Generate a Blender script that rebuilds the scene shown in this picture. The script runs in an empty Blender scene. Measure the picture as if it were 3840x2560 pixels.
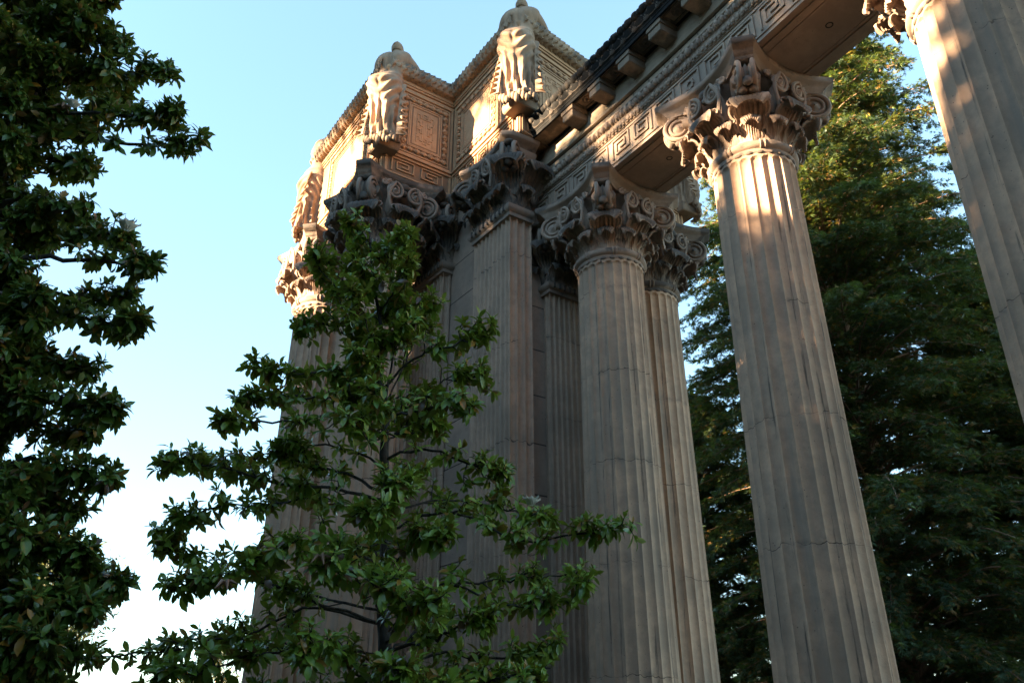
import bpy, math, random
import numpy as np
from mathutils import Vector, Matrix, Euler

random.seed(7)
rng = np.random.default_rng(11)
SC = bpy.context.scene
COL = SC.collection
PI = math.pi

# ------------------------------------------------------------------ camera
EYE = 1.9
PITCH = 25.56
cam = bpy.data.cameras.new("camera")
cam.lens = 28.0
cam.sensor_width = 36.0
cam.clip_end = 2000.0
camo = bpy.data.objects.new("camera", cam)
COL.objects.link(camo)
camo.location = (0, 0, EYE)
camo.rotation_euler = (math.radians(90 + PITCH), 0, 0)
SC.camera = camo

# ------------------------------------------------------------------ light
SUN_AZ = math.radians(-111.0)          # clockwise from +Y
SUN_EL = math.radians(17.0)
sdir = Vector((math.sin(SUN_AZ) * math.cos(SUN_EL), math.cos(SUN_AZ) * math.cos(SUN_EL), math.sin(SUN_EL)))
world = bpy.data.worlds.new("World")
SC.world = world
world.use_nodes = True
wn = world.node_tree
bg = wn.nodes["Background"]
sky = wn.nodes.new("ShaderNodeTexSky")
sky.sky_type = 'NISHITA'
sky.sun_disc = False
sky.sun_elevation = SUN_EL
sky.sun_rotation = SUN_AZ % (2 * PI)
sky.air_density = 1.0
sky.dust_density = 0.0
sky.ozone_density = 1.0
tint = wn.nodes.new("ShaderNodeMix"); tint.data_type = 'RGBA'; tint.blend_type = 'MULTIPLY'
tint.inputs[0].default_value = 1.0; tint.inputs[7].default_value = (.86, 1.06, 1.12, 1)      # white balance of the sky
gam = wn.nodes.new("ShaderNodeGamma"); gam.inputs[1].default_value = .72
wn.links.new(sky.outputs[0], gam.inputs[0]); wn.links.new(gam.outputs[0], tint.inputs[6]); wn.links.new(tint.outputs[2], bg.inputs[0])
bg.inputs[1].default_value = 0.067
sun = bpy.data.lights.new("sun", 'SUN')
sun.energy = 5.0
sun.angle = math.radians(0.5)
sun.color = (1.0, 0.75, 0.48)
suno = bpy.data.objects.new("sun", sun)
COL.objects.link(suno)
suno.rotation_euler = (-sdir).to_track_quat('-Z', 'Y').to_euler()
suno.location = (-30, -10, 30)
SC.view_settings.view_transform = 'Standard'
SC.view_settings.look = 'None'
SC.view_settings.exposure = 3.45
SC.view_settings.gamma = 1.0

# ------------------------------------------------------------------ helpers
class MB:
    """collects pieces of one mesh"""
    def __init__(self):
        self.v = []; self.q = []; self.t = []; self.n = 0; self.at = []
    def add(self, V, Q=None, T=None, M=None, a=None):
        V = np.asarray(V, float).reshape(-1, 3)
        if M is not None:
            M = np.array(M)
            V = V @ M[:3, :3].T + M[:3, 3]
        if Q is not None and len(Q): self.q.append(np.asarray(Q, np.int64).reshape(-1, 4) + self.n)
        if T is not None and len(T): self.t.append(np.asarray(T, np.int64).reshape(-1, 3) + self.n)
        self.v.append(V); self.n += len(V)
        if a is None: a = np.zeros(len(V))
        self.at.append(np.broadcast_to(a, (len(V),)))
    def box(self, x0, x1, y0, y1, z0, z1, M=None):
        V = [(x, y, z) for x in (x0, x1) for y in (y0, y1) for z in (z0, z1)]
        self.add(V, [(0, 1, 3, 2), (4, 6, 7, 5), (0, 4, 5, 1), (2, 3, 7, 6), (0, 2, 6, 4), (1, 5, 7, 3)], M=M)
    def grid(self, P, cu=False, cv=False, M=None, flip=False, a=None):
        P = np.asarray(P, float); n, m = P.shape[:2]
        I = np.arange(n if cu else n - 1)[:, None]; J = np.arange(m if cv else m - 1)[None, :]
        I2 = (I + 1) % n; J2 = (J + 1) % m
        Q = np.stack([I * m + J, I2 * m + J, I2 * m + J2, I * m + J2], -1).reshape(-1, 4)
        if flip: Q = Q[:, ::-1]
        self.add(P.reshape(-1, 3), Q, M=M, a=a)
    def thick(self, P, th, M=None):
        """open grid given a back surface and rim"""
        P = np.asarray(P, float); n, m = P.shape[:2]
        du = np.gradient(P, axis=0); dv = np.gradient(P, axis=1)
        N = np.cross(du, dv); N /= (np.linalg.norm(N, axis=2, keepdims=True) + 1e-9)
        B = P - N * th
        V = np.concatenate([P.reshape(-1, 3), B.reshape(-1, 3)]); o = n * m
        I = np.arange(n - 1)[:, None]; J = np.arange(m - 1)[None, :]
        Q = np.stack([I * m + J, (I + 1) * m + J, (I + 1) * m + J + 1, I * m + J + 1], -1).reshape(-1, 4)
        R = list(Q) + list(Q[:, ::-1] + o)
        def rim(k):
            k = np.asarray(k)
            return np.stack([k[1:], k[:-1], k[:-1] + o, k[1:] + o], -1)
        i = np.arange(n); j = np.arange(m)
        R += list(rim(i * m)[:, ::-1]) + list(rim(i * m + m - 1)) + list(rim(j)) + list(rim((n - 1) * m + j)[:, ::-1])
        self.add(V, np.array(R), M=M)
    def tube(self, pts, rad, n=8, M=None, caps=True, a=None):
        pts = np.asarray(pts, float); k = len(pts)
        rad = np.broadcast_to(np.asarray(rad, float), (k,))
        T = np.gradient(pts, axis=0); T /= (np.linalg.norm(T, axis=1, keepdims=True) + 1e-9)
        up = np.array([0, 0, 1.0]) if abs(T[0, 2]) < .9 else np.array([1.0, 0, 0])
        X = np.empty_like(T); x = np.cross(up, T[0]); x /= np.linalg.norm(x)
        for i in range(k):
            x = x - T[i] * (x @ T[i]); x /= (np.linalg.norm(x) + 1e-9); X[i] = x
        Y = np.cross(T, X)
        th = np.arange(n) * 2 * PI / n
        P = pts[:, None] + rad[:, None, None] * (X[:, None] * np.cos(th)[None, :, None] + Y[:, None] * np.sin(th)[None, :, None])
        base = self.n
        self.grid(P, cv=True, M=M, a=a, flip=False)
        if caps:
            c = np.concatenate([P[0], pts[:1], P[-1], pts[-1:]]); i = np.arange(n); j = (i + 1) % n
            T_ = np.concatenate([np.stack([j, i, np.full(n, n)], -1), np.stack([i + n + 1, j + n + 1, np.full(n, 2 * n + 1)], -1)])
            self.add(c, T=T_, M=M, a=a)
    def lathe(self, prof, n=48, M=None):
        prof = np.asarray(prof, float); th = np.arange(n) * 2 * PI / n
        P = np.stack([prof[:, 0][:, None] * np.cos(th), prof[:, 0][:, None] * np.sin(th), np.repeat(prof[:, 1][:, None], n, 1)], -1)
        self.grid(P, cv=True, M=M, flip=True)
    def ell(self, c, r, nu=10, nv=7, M=None):
        th = np.arange(nu) * 2 * PI / nu; ph = np.linspace(-PI / 2, PI / 2, nv)
        P = np.stack([np.cos(ph)[:, None] * np.cos(th) * r[0] + c[0], np.cos(ph)[:, None] * np.sin(th) * r[1] + c[1],
                      np.repeat((np.sin(ph) * r[2])[:, None], nu, 1) + c[2]], -1)
        self.grid(P, cv=True, M=M, flip=True)
    def mesh(self, name, mat=None, sharp=40, attr=None):
        me = bpy.data.meshes.new(name)
        V = np.concatenate(self.v)
        q = np.concatenate(self.q) if self.q else np.zeros((0, 4), np.int64)
        t = np.concatenate(self.t) if self.t else np.zeros((0, 3), np.int64)
        nl = q.size + t.size
        me.vertices.add(len(V)); me.vertices.foreach_set("co", V.astype(np.float32).ravel())
        me.loops.add(nl); me.loops.foreach_set("vertex_index", np.concatenate([q.ravel(), t.ravel()]).astype(np.int32))
        me.polygons.add(len(q) + len(t))
        st = np.concatenate([np.arange(len(q)) * 4, q.size + np.arange(len(t)) * 3]).astype(np.int32)
        me.polygons.foreach_set("loop_start", st)
        me.update(calc_edges=True); me.validate()
        me.polygons.foreach_set("use_smooth", np.ones(len(me.polygons), bool))
        if sharp is not None: me.set_sharp_from_angle(angle=math.radians(sharp))
        if attr:
            a = me.attributes.new(attr, 'FLOAT', 'POINT'); a.data.foreach_set("value", np.concatenate(self.at).astype(np.float32))
        if mat: me.materials.append(mat)
        return me
    def build(self, name, mat, parent=None, loc=(0, 0, 0), rz=0, sharp=40, attr=None):
        return put(name, self.mesh(name, mat, sharp, attr), parent, loc, rz)

def put(name, me, parent=None, loc=(0, 0, 0), rz=0):
    o = bpy.data.objects.new(name, me); COL.objects.link(o)
    o.location = loc; o.rotation_euler = (0, 0, rz)
    if parent: o.parent = parent
    return o
def tag(o, label=None, cat=None, group=None, kind=None):
    if label: o["label"] = label
    if cat: o["category"] = cat
    if group: o["group"] = group
    if kind: o["kind"] = kind
    return o
def empty(name, loc, rz=0, label=None, cat=None, group=None):
    o = bpy.data.objects.new(name, None); COL.objects.link(o)
    o.empty_display_size = .3; o.location = loc; o.rotation_euler = (0, 0, rz)
    return tag(o, label, cat, group)
KIDS = {}
def copy_tree(o, parent=None):
    c = o.copy(); COL.objects.link(c); c.parent = parent
    for ch in [x for x in COL.objects if x.parent == o]:
        copy_tree(ch, c)
    return c
def rotz(a, loc=(0, 0, 0)): return Matrix.Translation(loc) @ Matrix.Rotation(a, 4, 'Z')
def spline(P, n):
    """catmull-rom through P"""
    P = np.asarray(P, float); P = np.concatenate([[2 * P[0] - P[1]], P, [2 * P[-1] - P[-2]]])
    k = len(P) - 3; out = []
    for t in np.linspace(0, k - 1e-6, n):
        i = int(t); f = t - i; a, b, c, d = P[i:i + 4]
        out.append(.5 * ((2 * b) + (c - a) * f + (2 * a - 5 * b + 4 * c - d) * f * f + (3 * b - a - 3 * c + d) * f ** 3))
    return np.array(out)

# bay frame: local x = V (across, to the right), local y = U (along, to the left and away)
BAZ = math.radians(34.5)
O = np.array([-.05, 16.14])
uv_u = np.array([-math.sin(BAZ), math.cos(BAZ)]); uv_v = np.array([math.cos(BAZ), math.sin(BAZ)])
# the colonnade proper is of a smaller order than the pier: same forms at MOD of the size, on a low plinth
MOD = .84
O2 = np.array([-.042, 13.558]); PLINTH = .304
def bay2(U, V, z=0.0):
    p = O2 + MOD * (U * uv_u + V * uv_v)
    return (p[0], p[1], PLINTH + MOD * z)
def bay(U, V, z=0.0):
    p = O + U * uv_u + V * uv_v
    return (p[0], p[1], z)

# ------------------------------------------------------------------ materials
class NT:
    def __init__(self, name):
        self.m = bpy.data.materials.new(name); self.m.use_nodes = True
        self.t = self.m.node_tree; self.b = self.t.nodes["Principled BSDF"]
        self.out = self.t.nodes["Material Output"]
    def n(self, typ, ins=None, **kw):
        x = self.t.nodes.new(typ)
        for k, v in kw.items(): setattr(x, k, v)
        for k, v in (ins or {}).items():
            if hasattr(v, "is_linked") or isinstance(v, bpy.types.NodeSocket): self.t.links.new(v, x.inputs[k])
            else: x.inputs[k].default_value = v
        return x
    def math(self, op, a, b=0.0, c=0.0, clamp=False):
        x = self.t.nodes.new("ShaderNodeMath"); x.operation = op; x.use_clamp = clamp
        for i, v in enumerate((a, b, c)):
            if isinstance(v, bpy.types.NodeSocket): self.t.links.new(v, x.inputs[i])
            else: x.inputs[i].default_value = v
        return x.outputs[0]
    def mix(self, f, a, b, mode='MIX'):
        x = self.t.nodes.new("ShaderNodeMix"); x.data_type = 'RGBA'; x.blend_type = mode
        for i, v in ((0, f), (6, a), (7, b)):
            if isinstance(v, bpy.types.NodeSocket): self.t.links.new(v, x.inputs[i])
            else: x.inputs[i].default_value = v if i == 0 else (*v, 1) if len(v) == 3 else v
        return x.outputs[2]
    def ramp(self, f, lo, hi):
        return self.n("ShaderNodeMapRange", {0: f, 1: lo, 2: hi}, interpolation_type='SMOOTHSTEP').outputs[0]
    def noise(self, vec, scale, detail=4, rough=.6):
        return self.n("ShaderNodeTexNoise", {"Vector": vec, "Scale": scale, "Detail": detail, "Roughness": rough}).outputs["Fac"]

def stone(name, base=(.61, .385, .250), alt=(.50, .335, .228), crust=0.0, crust_col=(.060, .055, .050), joints=0.0, blocks=None, flutes=False, bump=.5, streak=.35, pits=True):
    N = NT(name)
    tc = N.n("ShaderNodeTexCoord").outputs["Object"]
    oi = N.n("ShaderNodeObjectInfo").outputs["Random"]
    off = N.n("ShaderNodeVectorMath", {0: (37.0, 91.0, 53.0)}, operation='SCALE'); N.t.links.new(oi, off.inputs["Scale"])
    vec = N.n("ShaderNodeVectorMath", {0: tc, 1: off.outputs[0]}, operation='ADD').outputs[0]
    sv = N.n("ShaderNodeVectorMath", {0: vec, 1: (2.6, 2.6, .16)}, operation='MULTIPLY').outputs[0]
    n1 = N.noise(vec, .9, 5); n2 = N.noise(vec, 5.0, 5, .65); n3 = N.noise(vec, 38.0, 4, .7); ns = N.noise(sv, 1.6, 5, .62)
    col = N.mix(N.ramp(n1, .35, .65), base, alt)
    col = N.mix(N.math('MULTIPLY', N.ramp(N.noise(vec, .45, 6, .7), .42, .62), .45), col, tuple(c * .66 for c in alt))
    col = N.mix(N.math('MULTIPLY', N.ramp(n2, .4, .75), .55), col, tuple(c * .72 for c in alt))
    grey = (.30, .235, .18)
    col = N.mix(N.math('MULTIPLY', N.ramp(ns, .48, .72), streak), col, grey)
    col = N.mix(N.math('MULTIPLY', N.ramp(n3, .45, .8), .25), col, tuple(c * .6 for c in base))
    h = N.math('ADD', N.math('MULTIPLY', n2, .5), N.math('MULTIPLY', n3, .25))
    sep = N.n("ShaderNodeSeparateXYZ", {0: tc}).outputs
    if pits:
        vo = N.n("ShaderNodeTexVoronoi", {"Vector": vec, "Scale": 9.0}).outputs["Distance"]
        pit = N.math('MULTIPLY', N.math('LESS_THAN', vo, .10), N.ramp(N.noise(vec, 2.2, 2), .45, .6))
        col = N.mix(N.math('MULTIPLY', pit, .75), col, (.05, .042, .036))
        h = N.math('SUBTRACT', h, N.math('MULTIPLY', pit, .5))
    if joints:
        w = N.math('MULTIPLY', N.math('SUBTRACT', N.noise(vec, 2.4, 3), .5), .34)
        z = N.math('ADD', N.math('ADD', sep[2], w), N.math('MULTIPLY', oi, 1.4))
        d = N.math('ABSOLUTE', N.math('SUBTRACT', N.math('FRACT', N.math('DIVIDE', z, joints)), .5))
        d = N.math('MULTIPLY', d, joints)
        ln = N.math('MULTIPLY', N.math('SUBTRACT', 1.0, N.ramp(d, .003, .013)), N.ramp(N.noise(vec, .8, 3), .40, .56))
        halo = N.math('MULTIPLY', N.math('SUBTRACT', 1.0, N.ramp(d, .0, .22)), N.ramp(N.noise(vec, 3.5, 4), .5, .75))
        col = N.mix(N.math('MULTIPLY', halo, .55), col, (.13, .115, .10))
        col = N.mix(N.math('MULTIPLY', ln, .8), col, (.05, .042, .036))
        h = N.math('SUBTRACT', h, N.math('MULTIPLY', ln, .9))
    if blocks:
        # chevron masonry joints: level lines every blocks[0] m
        d = N.math('MULTIPLY', N.math('ABSOLUTE', N.math('SUBTRACT', N.math('FRACT', N.math('DIVIDE', sep[2], blocks[0])), .5)), blocks[0])
        ln = N.math('SUBTRACT', 1.0, N.ramp(d, .008, .020))
        if len(blocks) > 1:
            d2 = N.math('MULTIPLY', N.math('ABSOLUTE', N.math('SUBTRACT', N.math('FRACT', N.math('DIVIDE', sep[1], blocks[1])), .5)), blocks[1])
            ln = N.math('MAXIMUM', ln, N.math('SUBTRACT', 1.0, N.ramp(d2, .008, .020)))
        col = N.mix(N.math('MULTIPLY', ln, .85), col, (.035, .03, .027))
        h = N.math('SUBTRACT', h, N.math('MULTIPLY', ln, .8))
    if flutes:
        ang = N.math('MULTIPLY', N.math('ARCTAN2', sep[1], sep[0]), 24 / (2 * PI))
        fl = N.math('FLOOR', N.math('ADD', ang, .5)); fr = N.math('ABSOLUTE', N.math('SUBTRACT', N.math('SUBTRACT', ang, fl), .17))
        wn_ = N.n("ShaderNodeTexWhiteNoise", noise_dimensions='1D'); N.t.links.new(N.math('ADD', fl, N.math('MULTIPLY', oi, 100.0)), wn_.inputs["W"])
        on = N.math('GREATER_THAN', wn_.outputs[0], .58)
        sv2 = N.n("ShaderNodeVectorMath", {0: vec, 1: (9., 9., .5)}, operation='MULTIPLY').outputs[0]
        bk = N.math('MULTIPLY', N.math('MULTIPLY', on, N.math('SUBTRACT', 1.0, N.ramp(fr, .03, .16))), N.ramp(N.noise(sv2, 1.5, 5, .7), .45, .62))
        col = N.mix(N.math('MULTIPLY', bk, .8), col, (.05, .047, .043))
    if crust:
        geo = N.n("ShaderNodeNewGeometry")
        nz = N.n("ShaderNodeSeparateXYZ", {0: geo.outputs["Normal"]}).outputs[2]
        pt = N.math('MULTIPLY', N.math('SUBTRACT', geo.outputs["Pointiness"], .5), 2.0)
        cn = N.math('ADD', N.noise(vec, 1.6, 5, .65), N.math('MULTIPLY', nz, .10))
        cn = N.math('ADD', cn, pt)
        f = N.math('MULTIPLY', N.ramp(cn, .62 - .30 * crust, .80 - .30 * crust), min(1, .55 + .4 * crust))
        col = N.mix(f, col, crust_col)
    N.t.links.new(col, N.b.inputs["Base Color"])
    N.b.inputs["Roughness"].default_value = .92
    N.b.inputs["Specular IOR Level"].default_value = .25
    bp = N.n("ShaderNodeBump", {"Height": h, "Strength": bump, "Distance": .03})
    N.t.links.new(bp.outputs[0], N.b.inputs["Normal"])
    return N.m

M_SHAFT = stone("column_stone", joints=2.35, flutes=True, streak=.6)
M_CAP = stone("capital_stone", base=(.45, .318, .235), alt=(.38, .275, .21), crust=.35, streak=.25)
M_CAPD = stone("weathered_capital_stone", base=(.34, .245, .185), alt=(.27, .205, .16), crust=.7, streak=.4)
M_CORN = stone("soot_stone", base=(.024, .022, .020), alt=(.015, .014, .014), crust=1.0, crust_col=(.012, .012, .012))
M_ARCH = stone("architrave_stone", base=(.44, .325, .24), alt=(.38, .285, .22), streak=.2, pits=True)
M_BOX = stone("attic_stone", base=(.56, .335, .19), alt=(.50, .30, .17), streak=.18, crust=.05)
M_GUIL = stone("garland_stone", base=(.42, .30, .20), alt=(.33, .24, .17), crust=.45)
M_STAT = stone("statue_stone", base=(.37, .25, .165), alt=(.31, .21, .14), streak=.12, crust=.05, pits=False, bump=.3)
M_WALL = stone("wall_stone", base=(.43, .305, .225), alt=(.35, .26, .20), blocks=(1.15,), streak=.6)
M_FRIEZE = stone("frieze_stone", base=(.43, .335, .24), alt=(.38, .30, .225), streak=.15)

def leafmat(name, top, top2, under, gloss=.28, transl=.25, yellow=.075):
    N = NT(name)
    at = N.n("ShaderNodeAttribute", attribute_name="leaf_rand").outputs["Fac"]
    geo = N.n("ShaderNodeNewGeometry")
    oi = N.n("ShaderNodeTexCoord").outputs["Object"]
    nz = N.noise(oi, 1.3, 3)
    col = N.mix(at, top, top2)
    col = N.mix(N.math('MULTIPLY', N.ramp(nz, .4, .7), .5), col, tuple(c * .62 for c in top))
    fr = N.math('FRACT', N.math('MULTIPLY', at, 17.31))
    col = N.mix(N.math('LESS_THAN', fr, yellow), col, (.32, .17, .03))
    col = N.mix(N.math('MULTIPLY', N.math('LESS_THAN', N.math('FRACT', N.math('MULTIPLY', at, 41.7)), .16), .6), col, (.17, .26, .035))
    col = N.mix(N.math('LESS_THAN', N.math('FRACT', N.math('MULTIPLY', at, 29.3)), yellow * .6), col, (.11, .055, .022))
    und = N.mix(N.math('LESS_THAN', fr, yellow * 2), under, (.20, .10, .03))
    c2 = N.mix(geo.outputs["Backfacing"], col, und)
    N.t.links.new(c2, N.b.inputs["Base Color"])
    r = N.math('ADD', N.math('MULTIPLY', geo.outputs["Backfacing"], .35), gloss)
    N.t.links.new(r, N.b.inputs["Roughness"])
    N.b.inputs["Specular IOR Level"].default_value = .5
    tr = N.n("ShaderNodeBsdfTranslucent"); N.t.links.new(N.mix(.5, col, (.20, .26, .02)), tr.inputs[0])
    ms = N.n("ShaderNodeMixShader", {0: transl, 1: N.b.outputs[0], 2: tr.outputs[0]})
    N.t.links.new(ms.outputs[0], N.out.inputs["Surface"])
    return N.m
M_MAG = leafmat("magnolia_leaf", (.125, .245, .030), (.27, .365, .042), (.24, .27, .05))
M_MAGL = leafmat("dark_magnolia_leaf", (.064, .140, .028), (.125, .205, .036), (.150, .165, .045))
M_RED = leafmat("redwood_needles", (.014, .048, .034), (.115, .145, .040), (.045, .080, .040), gloss=.55, transl=.3, yellow=.10)
M_EUC = leafmat("eucalyptus_leaf", (.09, .12, .08), (.15, .15, .09), (.12, .13, .09), gloss=.5, transl=.3, yellow=.1)

def bark(name, a, b):
    N = NT(name)
    tc = N.n("ShaderNodeTexCoord").outputs["Object"]
    sv = N.n("ShaderNodeVectorMath", {0: tc, 1: (9., 9., 1.6)}, operation='MULTIPLY').outputs[0]
    n = N.noise(sv, 2.0, 5, .7)
    N.t.links.new(N.mix(N.ramp(n, .35, .65), a, b), N.b.inputs["Base Color"])
    N.b.inputs["Roughness"].default_value = .95
    bp = N.n("ShaderNodeBump", {"Height": n, "Strength": .7, "Distance": .03}); N.t.links.new(bp.outputs[0], N.b.inputs["Normal"])
    return N.m
M_BARK = bark("grey_bark", (.030, .025, .021), (.075, .062, .05))
M_RBARK = bark("red_bark", (.16, .085, .05), (.26, .16, .10))
def plain(name, c, r=.6):
    N = NT(name); N.b.inputs["Base Color"].default_value = (*c, 1); N.b.inputs["Roughness"].default_value = r
    return N.m
def petal_mat():
    N = NT("petal"); tc = N.n("ShaderNodeTexCoord").outputs["Object"]
    N.t.links.new(N.mix(N.noise(tc, 9., 3), (.80, .78, .68), (.62, .60, .50)), N.b.inputs["Base Color"]); return N.m
M_PETAL = petal_mat()
def pod_mat():
    N = NT("pod"); tc = N.n("ShaderNodeTexCoord").outputs["Object"]
    N.t.links.new(N.mix(N.noise(tc, 30., 3), (.34, .19, .11), (.20, .10, .06)), N.b.inputs["Base Color"]); return N.m
M_POD = pod_mat()
def ground_mat():
    N = NT("ground_soil"); tc = N.n("ShaderNodeTexCoord").outputs["Object"]
    a = N.noise(tc, .35, 6); b = N.noise(tc, 14., 5)
    c = N.mix(N.ramp(a, .4, .6), (.11, .085, .06), (.05, .065, .025))
    c = N.mix(N.math('MULTIPLY', b, .5), c, (.05, .04, .03))
    N.t.links.new(c, N.b.inputs["Base Color"]); N.b.inputs["Roughness"].default_value = 1
    bp = N.n("ShaderNodeBump", {"Height": b, "Strength": .6, "Distance": .05}); N.t.links.new(bp.outputs[0], N.b.inputs["Normal"])
    return N.m
M_GROUND = ground_mat()
def pave_mat():
    N = NT("paving"); tc = N.n("ShaderNodeTexCoord").outputs["Object"]
    b = N.noise(tc, 20., 5); a = N.noise(tc, .8, 4)
    N.t.links.new(N.mix(a, (.30, .26, .215), (.22, .195, .165)), N.b.inputs["Base Color"]); N.b.inputs["Roughness"].default_value = .9
    bp = N.n("ShaderNodeBump", {"Height": b, "Strength": .3, "Distance": .02}); N.t.links.new(bp.outputs[0], N.b.inputs["Normal"])
    return N.m
M_PAVE = pave_mat()

# ------------------------------------------------------------------ ground
g = MB(); g.grid(np.array([[(x, y, 0) for y in (-900, 900)] for x in (-900, 900)]))
tag(g.build("ground", M_GROUND), kind='structure')
# ------------------------------------------------------------------ levels
ZR = 13.25      # astragal ring (top of shafts)
ZA = 15.30      # top of abacus / underside of architrave and attic

# ------------------------------------------------------------------ capital pieces
def leaf_grid(W, h, out, c, cup=.12, lobes=5, nt=26, ns=25, rib=.022, lip=.16, droop=1.1, base=.55):
    t = np.linspace(0, 1, nt)[:, None]; s = np.linspace(-1, 1, ns)[None, :]
    tau = np.clip(t / .6, 0, 1); ph = np.clip((t - .6) / .4, 0, 1) * math.radians(205)
    x0 = .04 + out * tau ** 2.4; z0 = h * tau
    x = x0 + (c - c * np.cos(ph)); z = z0 + c * .85 * np.sin(ph)
    w = W * (base + (1 - base) * np.sin(np.clip(t / .72, 0, 1) * PI / 2) ** 1.3)
    w = w * (1 - .28 * np.clip((t - .72) / .28, 0, 1) ** 2)
    edge = 1 - .13 * np.abs(s) ** 3 * (np.abs(np.sin(lobes * PI * t)) < .35) - .05 * np.abs(s) ** 3 * np.cos(2 * lobes * PI * t)
    y = s * w * edge
    x = x + cup * s ** 2 * tau * np.clip(1.35 - t, 0, 1) * 1.5 - .10 * (1 - tau) * s ** 2
    z = z - droop * c * s ** 2 * np.clip((t - .5) / .5, 0, 1)
    x = x - .25 * c * s ** 2 * np.clip((t - .62) / .38, 0, 1)
    r = rib * np.cos(2 * PI * s * 3.5 * (1 + .15 * t)) * np.clip(t * 3, 0, 1)
    mid = .6 * rib * np.exp(-(s / .08) ** 2)
    x = x + (r + mid) * np.cos(ph * .9); z = z + (r + mid) * np.sin(ph * .9)
    # lobed lip
    tip = np.clip((t - .85) / .15, 0, 1)
    z = z - lip * c * np.abs(np.cos(PI * s * 3.5)) * tip
    return np.stack([x * np.ones_like(s), y * np.ones_like(t), z * np.ones_like(s)], -1)

def leaf_mesh(name, mat, th=.05, **k):
    b = MB(); b.thick(leaf_grid(**k)[:, ::-1], th)
    return b.mesh(name, mat, 50)

def spiral(R, turns, n, r_end=.12, start=PI / 2):
    th = np.linspace(0, turns * 2 * PI, n)
    r = R * (r_end + (1 - r_end) * (1 - th / th[-1]) ** .9)
    return r * np.cos(start - th), r * np.sin(start - th), r

def volute_mesh(mat):
    """corner volute; x outward along the diagonal, z up; two toed-in scroll faces and a ribbed web"""
    b = MB(); cx, cz, R = 1.52, 1.33, .36
    for sgn in (-1, 1):
        xs, zs, r = spiral(R, 2.4, 70)
        xs += cx; zs += cz
        lead = spline([(.93, .70), (1.0, 1.05), (1.16, 1.40), (1.34, 1.60), (cx, cz + R)], 16)[:-1]
        X = np.concatenate([lead[:, 0], xs]); Z = np.concatenate([lead[:, 1], zs])
        toe = .21 - .10 * (X - 1.0)
        Y = sgn * (toe + .02)
        rad = np.concatenate([np.linspace(.05, .058, len(lead)), .058 * (.35 + .65 * r / R)])
        b.tube(np.stack([X, Y, Z], -1), rad, 8)
        # dished face
        th = np.arange(28) * 2 * PI / 28
        P = []
        for rr, dy in ((R * 1.02, -.03), (R * .9, .0), (R * .55, .012), (R * .3, .03), (R * .17, .075), (.015, .10)):
            P.append(np.stack([cx + rr * np.cos(th), sgn * (.21 - .10 * (cx + rr * np.cos(th) - 1) + dy), cz + rr * np.sin(th)], -1))
        b.grid(np.array(P), cv=True, flip=(sgn < 0))
        # back-leaf filling the stem
        st = spline([(.95, .75), (1.02, 1.1), (1.2, 1.38), (1.42, 1.42)], 12)
        b.tube(np.stack([st[:, 0], sgn * (.2 - .1 * (st[:, 0] - 1)), st[:, 1]], -1), np.linspace(.09, .17, 12), 8)
    # pulvinus web
    ys = np.linspace(-.19, .19, 19)
    rr = R * (.86 + .10 * np.cos(ys / .19 * PI * 3) - .10 * (1 - (ys / .19) ** 2))
    th = np.arange(32) * 2 * PI / 32
    P = np.stack([cx - .02 + rr[:, None] * np.cos(th), np.repeat(ys[:, None], 32, 1) * .82, cz + rr[:, None] * np.sin(th)], -1)
    b.grid(P, cv=True)
    # acanthus curl and bead under the horn
    for y in (-.10, .10): b.ell((cx + .02, y, cz - R * .98), (.11, .10, .085), 12, 8)
    b.ell((cx + .10, 0, cz + R * 1.02), (.16, .15, .085), 14, 8)
    b.ell((cx + .2, 0, cz - R * .72), (.10, .12, .12), 12, 8)
    return b.mesh("volute", mat, 45)

def helix_mesh(mat):
    b = MB(); R = .24
    for sgn in (-1, 1):
        xs, zs, r = spiral(R, 2.0, 44)
        lead = spline([(sgn * .34, .78), (sgn * .44, 1.05), (sgn * .46, 1.28), (sgn * .31, 1.36 + R)], 12)[:-1]
        X = np.concatenate([lead[:, 0], sgn * .31 - sgn * xs * 1.0]); Z = np.concatenate([lead[:, 1], 1.36 + zs])
        rd = np.concatenate([np.linspace(.05, .045, len(lead)), .045 * (.35 + .65 * r / R)])
        b.tube(np.stack([1.30 + .14 * (Z - 1.1), X, Z], -1), rd, 7)
        b.lathe([(R * .95, -.02), (R * .8, .0), (R * .4, .0), (R * .22, .05), (.01, .085)], 20,
                Matrix.Translation((1.325, sgn * .31, 1.36)) @ Matrix.Rotation(PI / 2, 4, 'Y'))
        # leafy filler beside the scroll
        b.tube(spline([(1.02, sgn * .30, .72), (1.10, sgn * .36, 1.0), (1.14, sgn * .31, 1.3), (1.2, sgn * .2, 1.5)], 10), [.07, .09, .1, .1, .1, .09, .09, .08, .06, .03], 8)
    b.ell((1.22, 0, 1.60), (.14, .17, .13), 12, 8)
    b.ell((1.24, 0, 1.42), (.09, .11, .09), 12, 8)
    return b.mesh("side_scroll", mat, 45)

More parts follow.
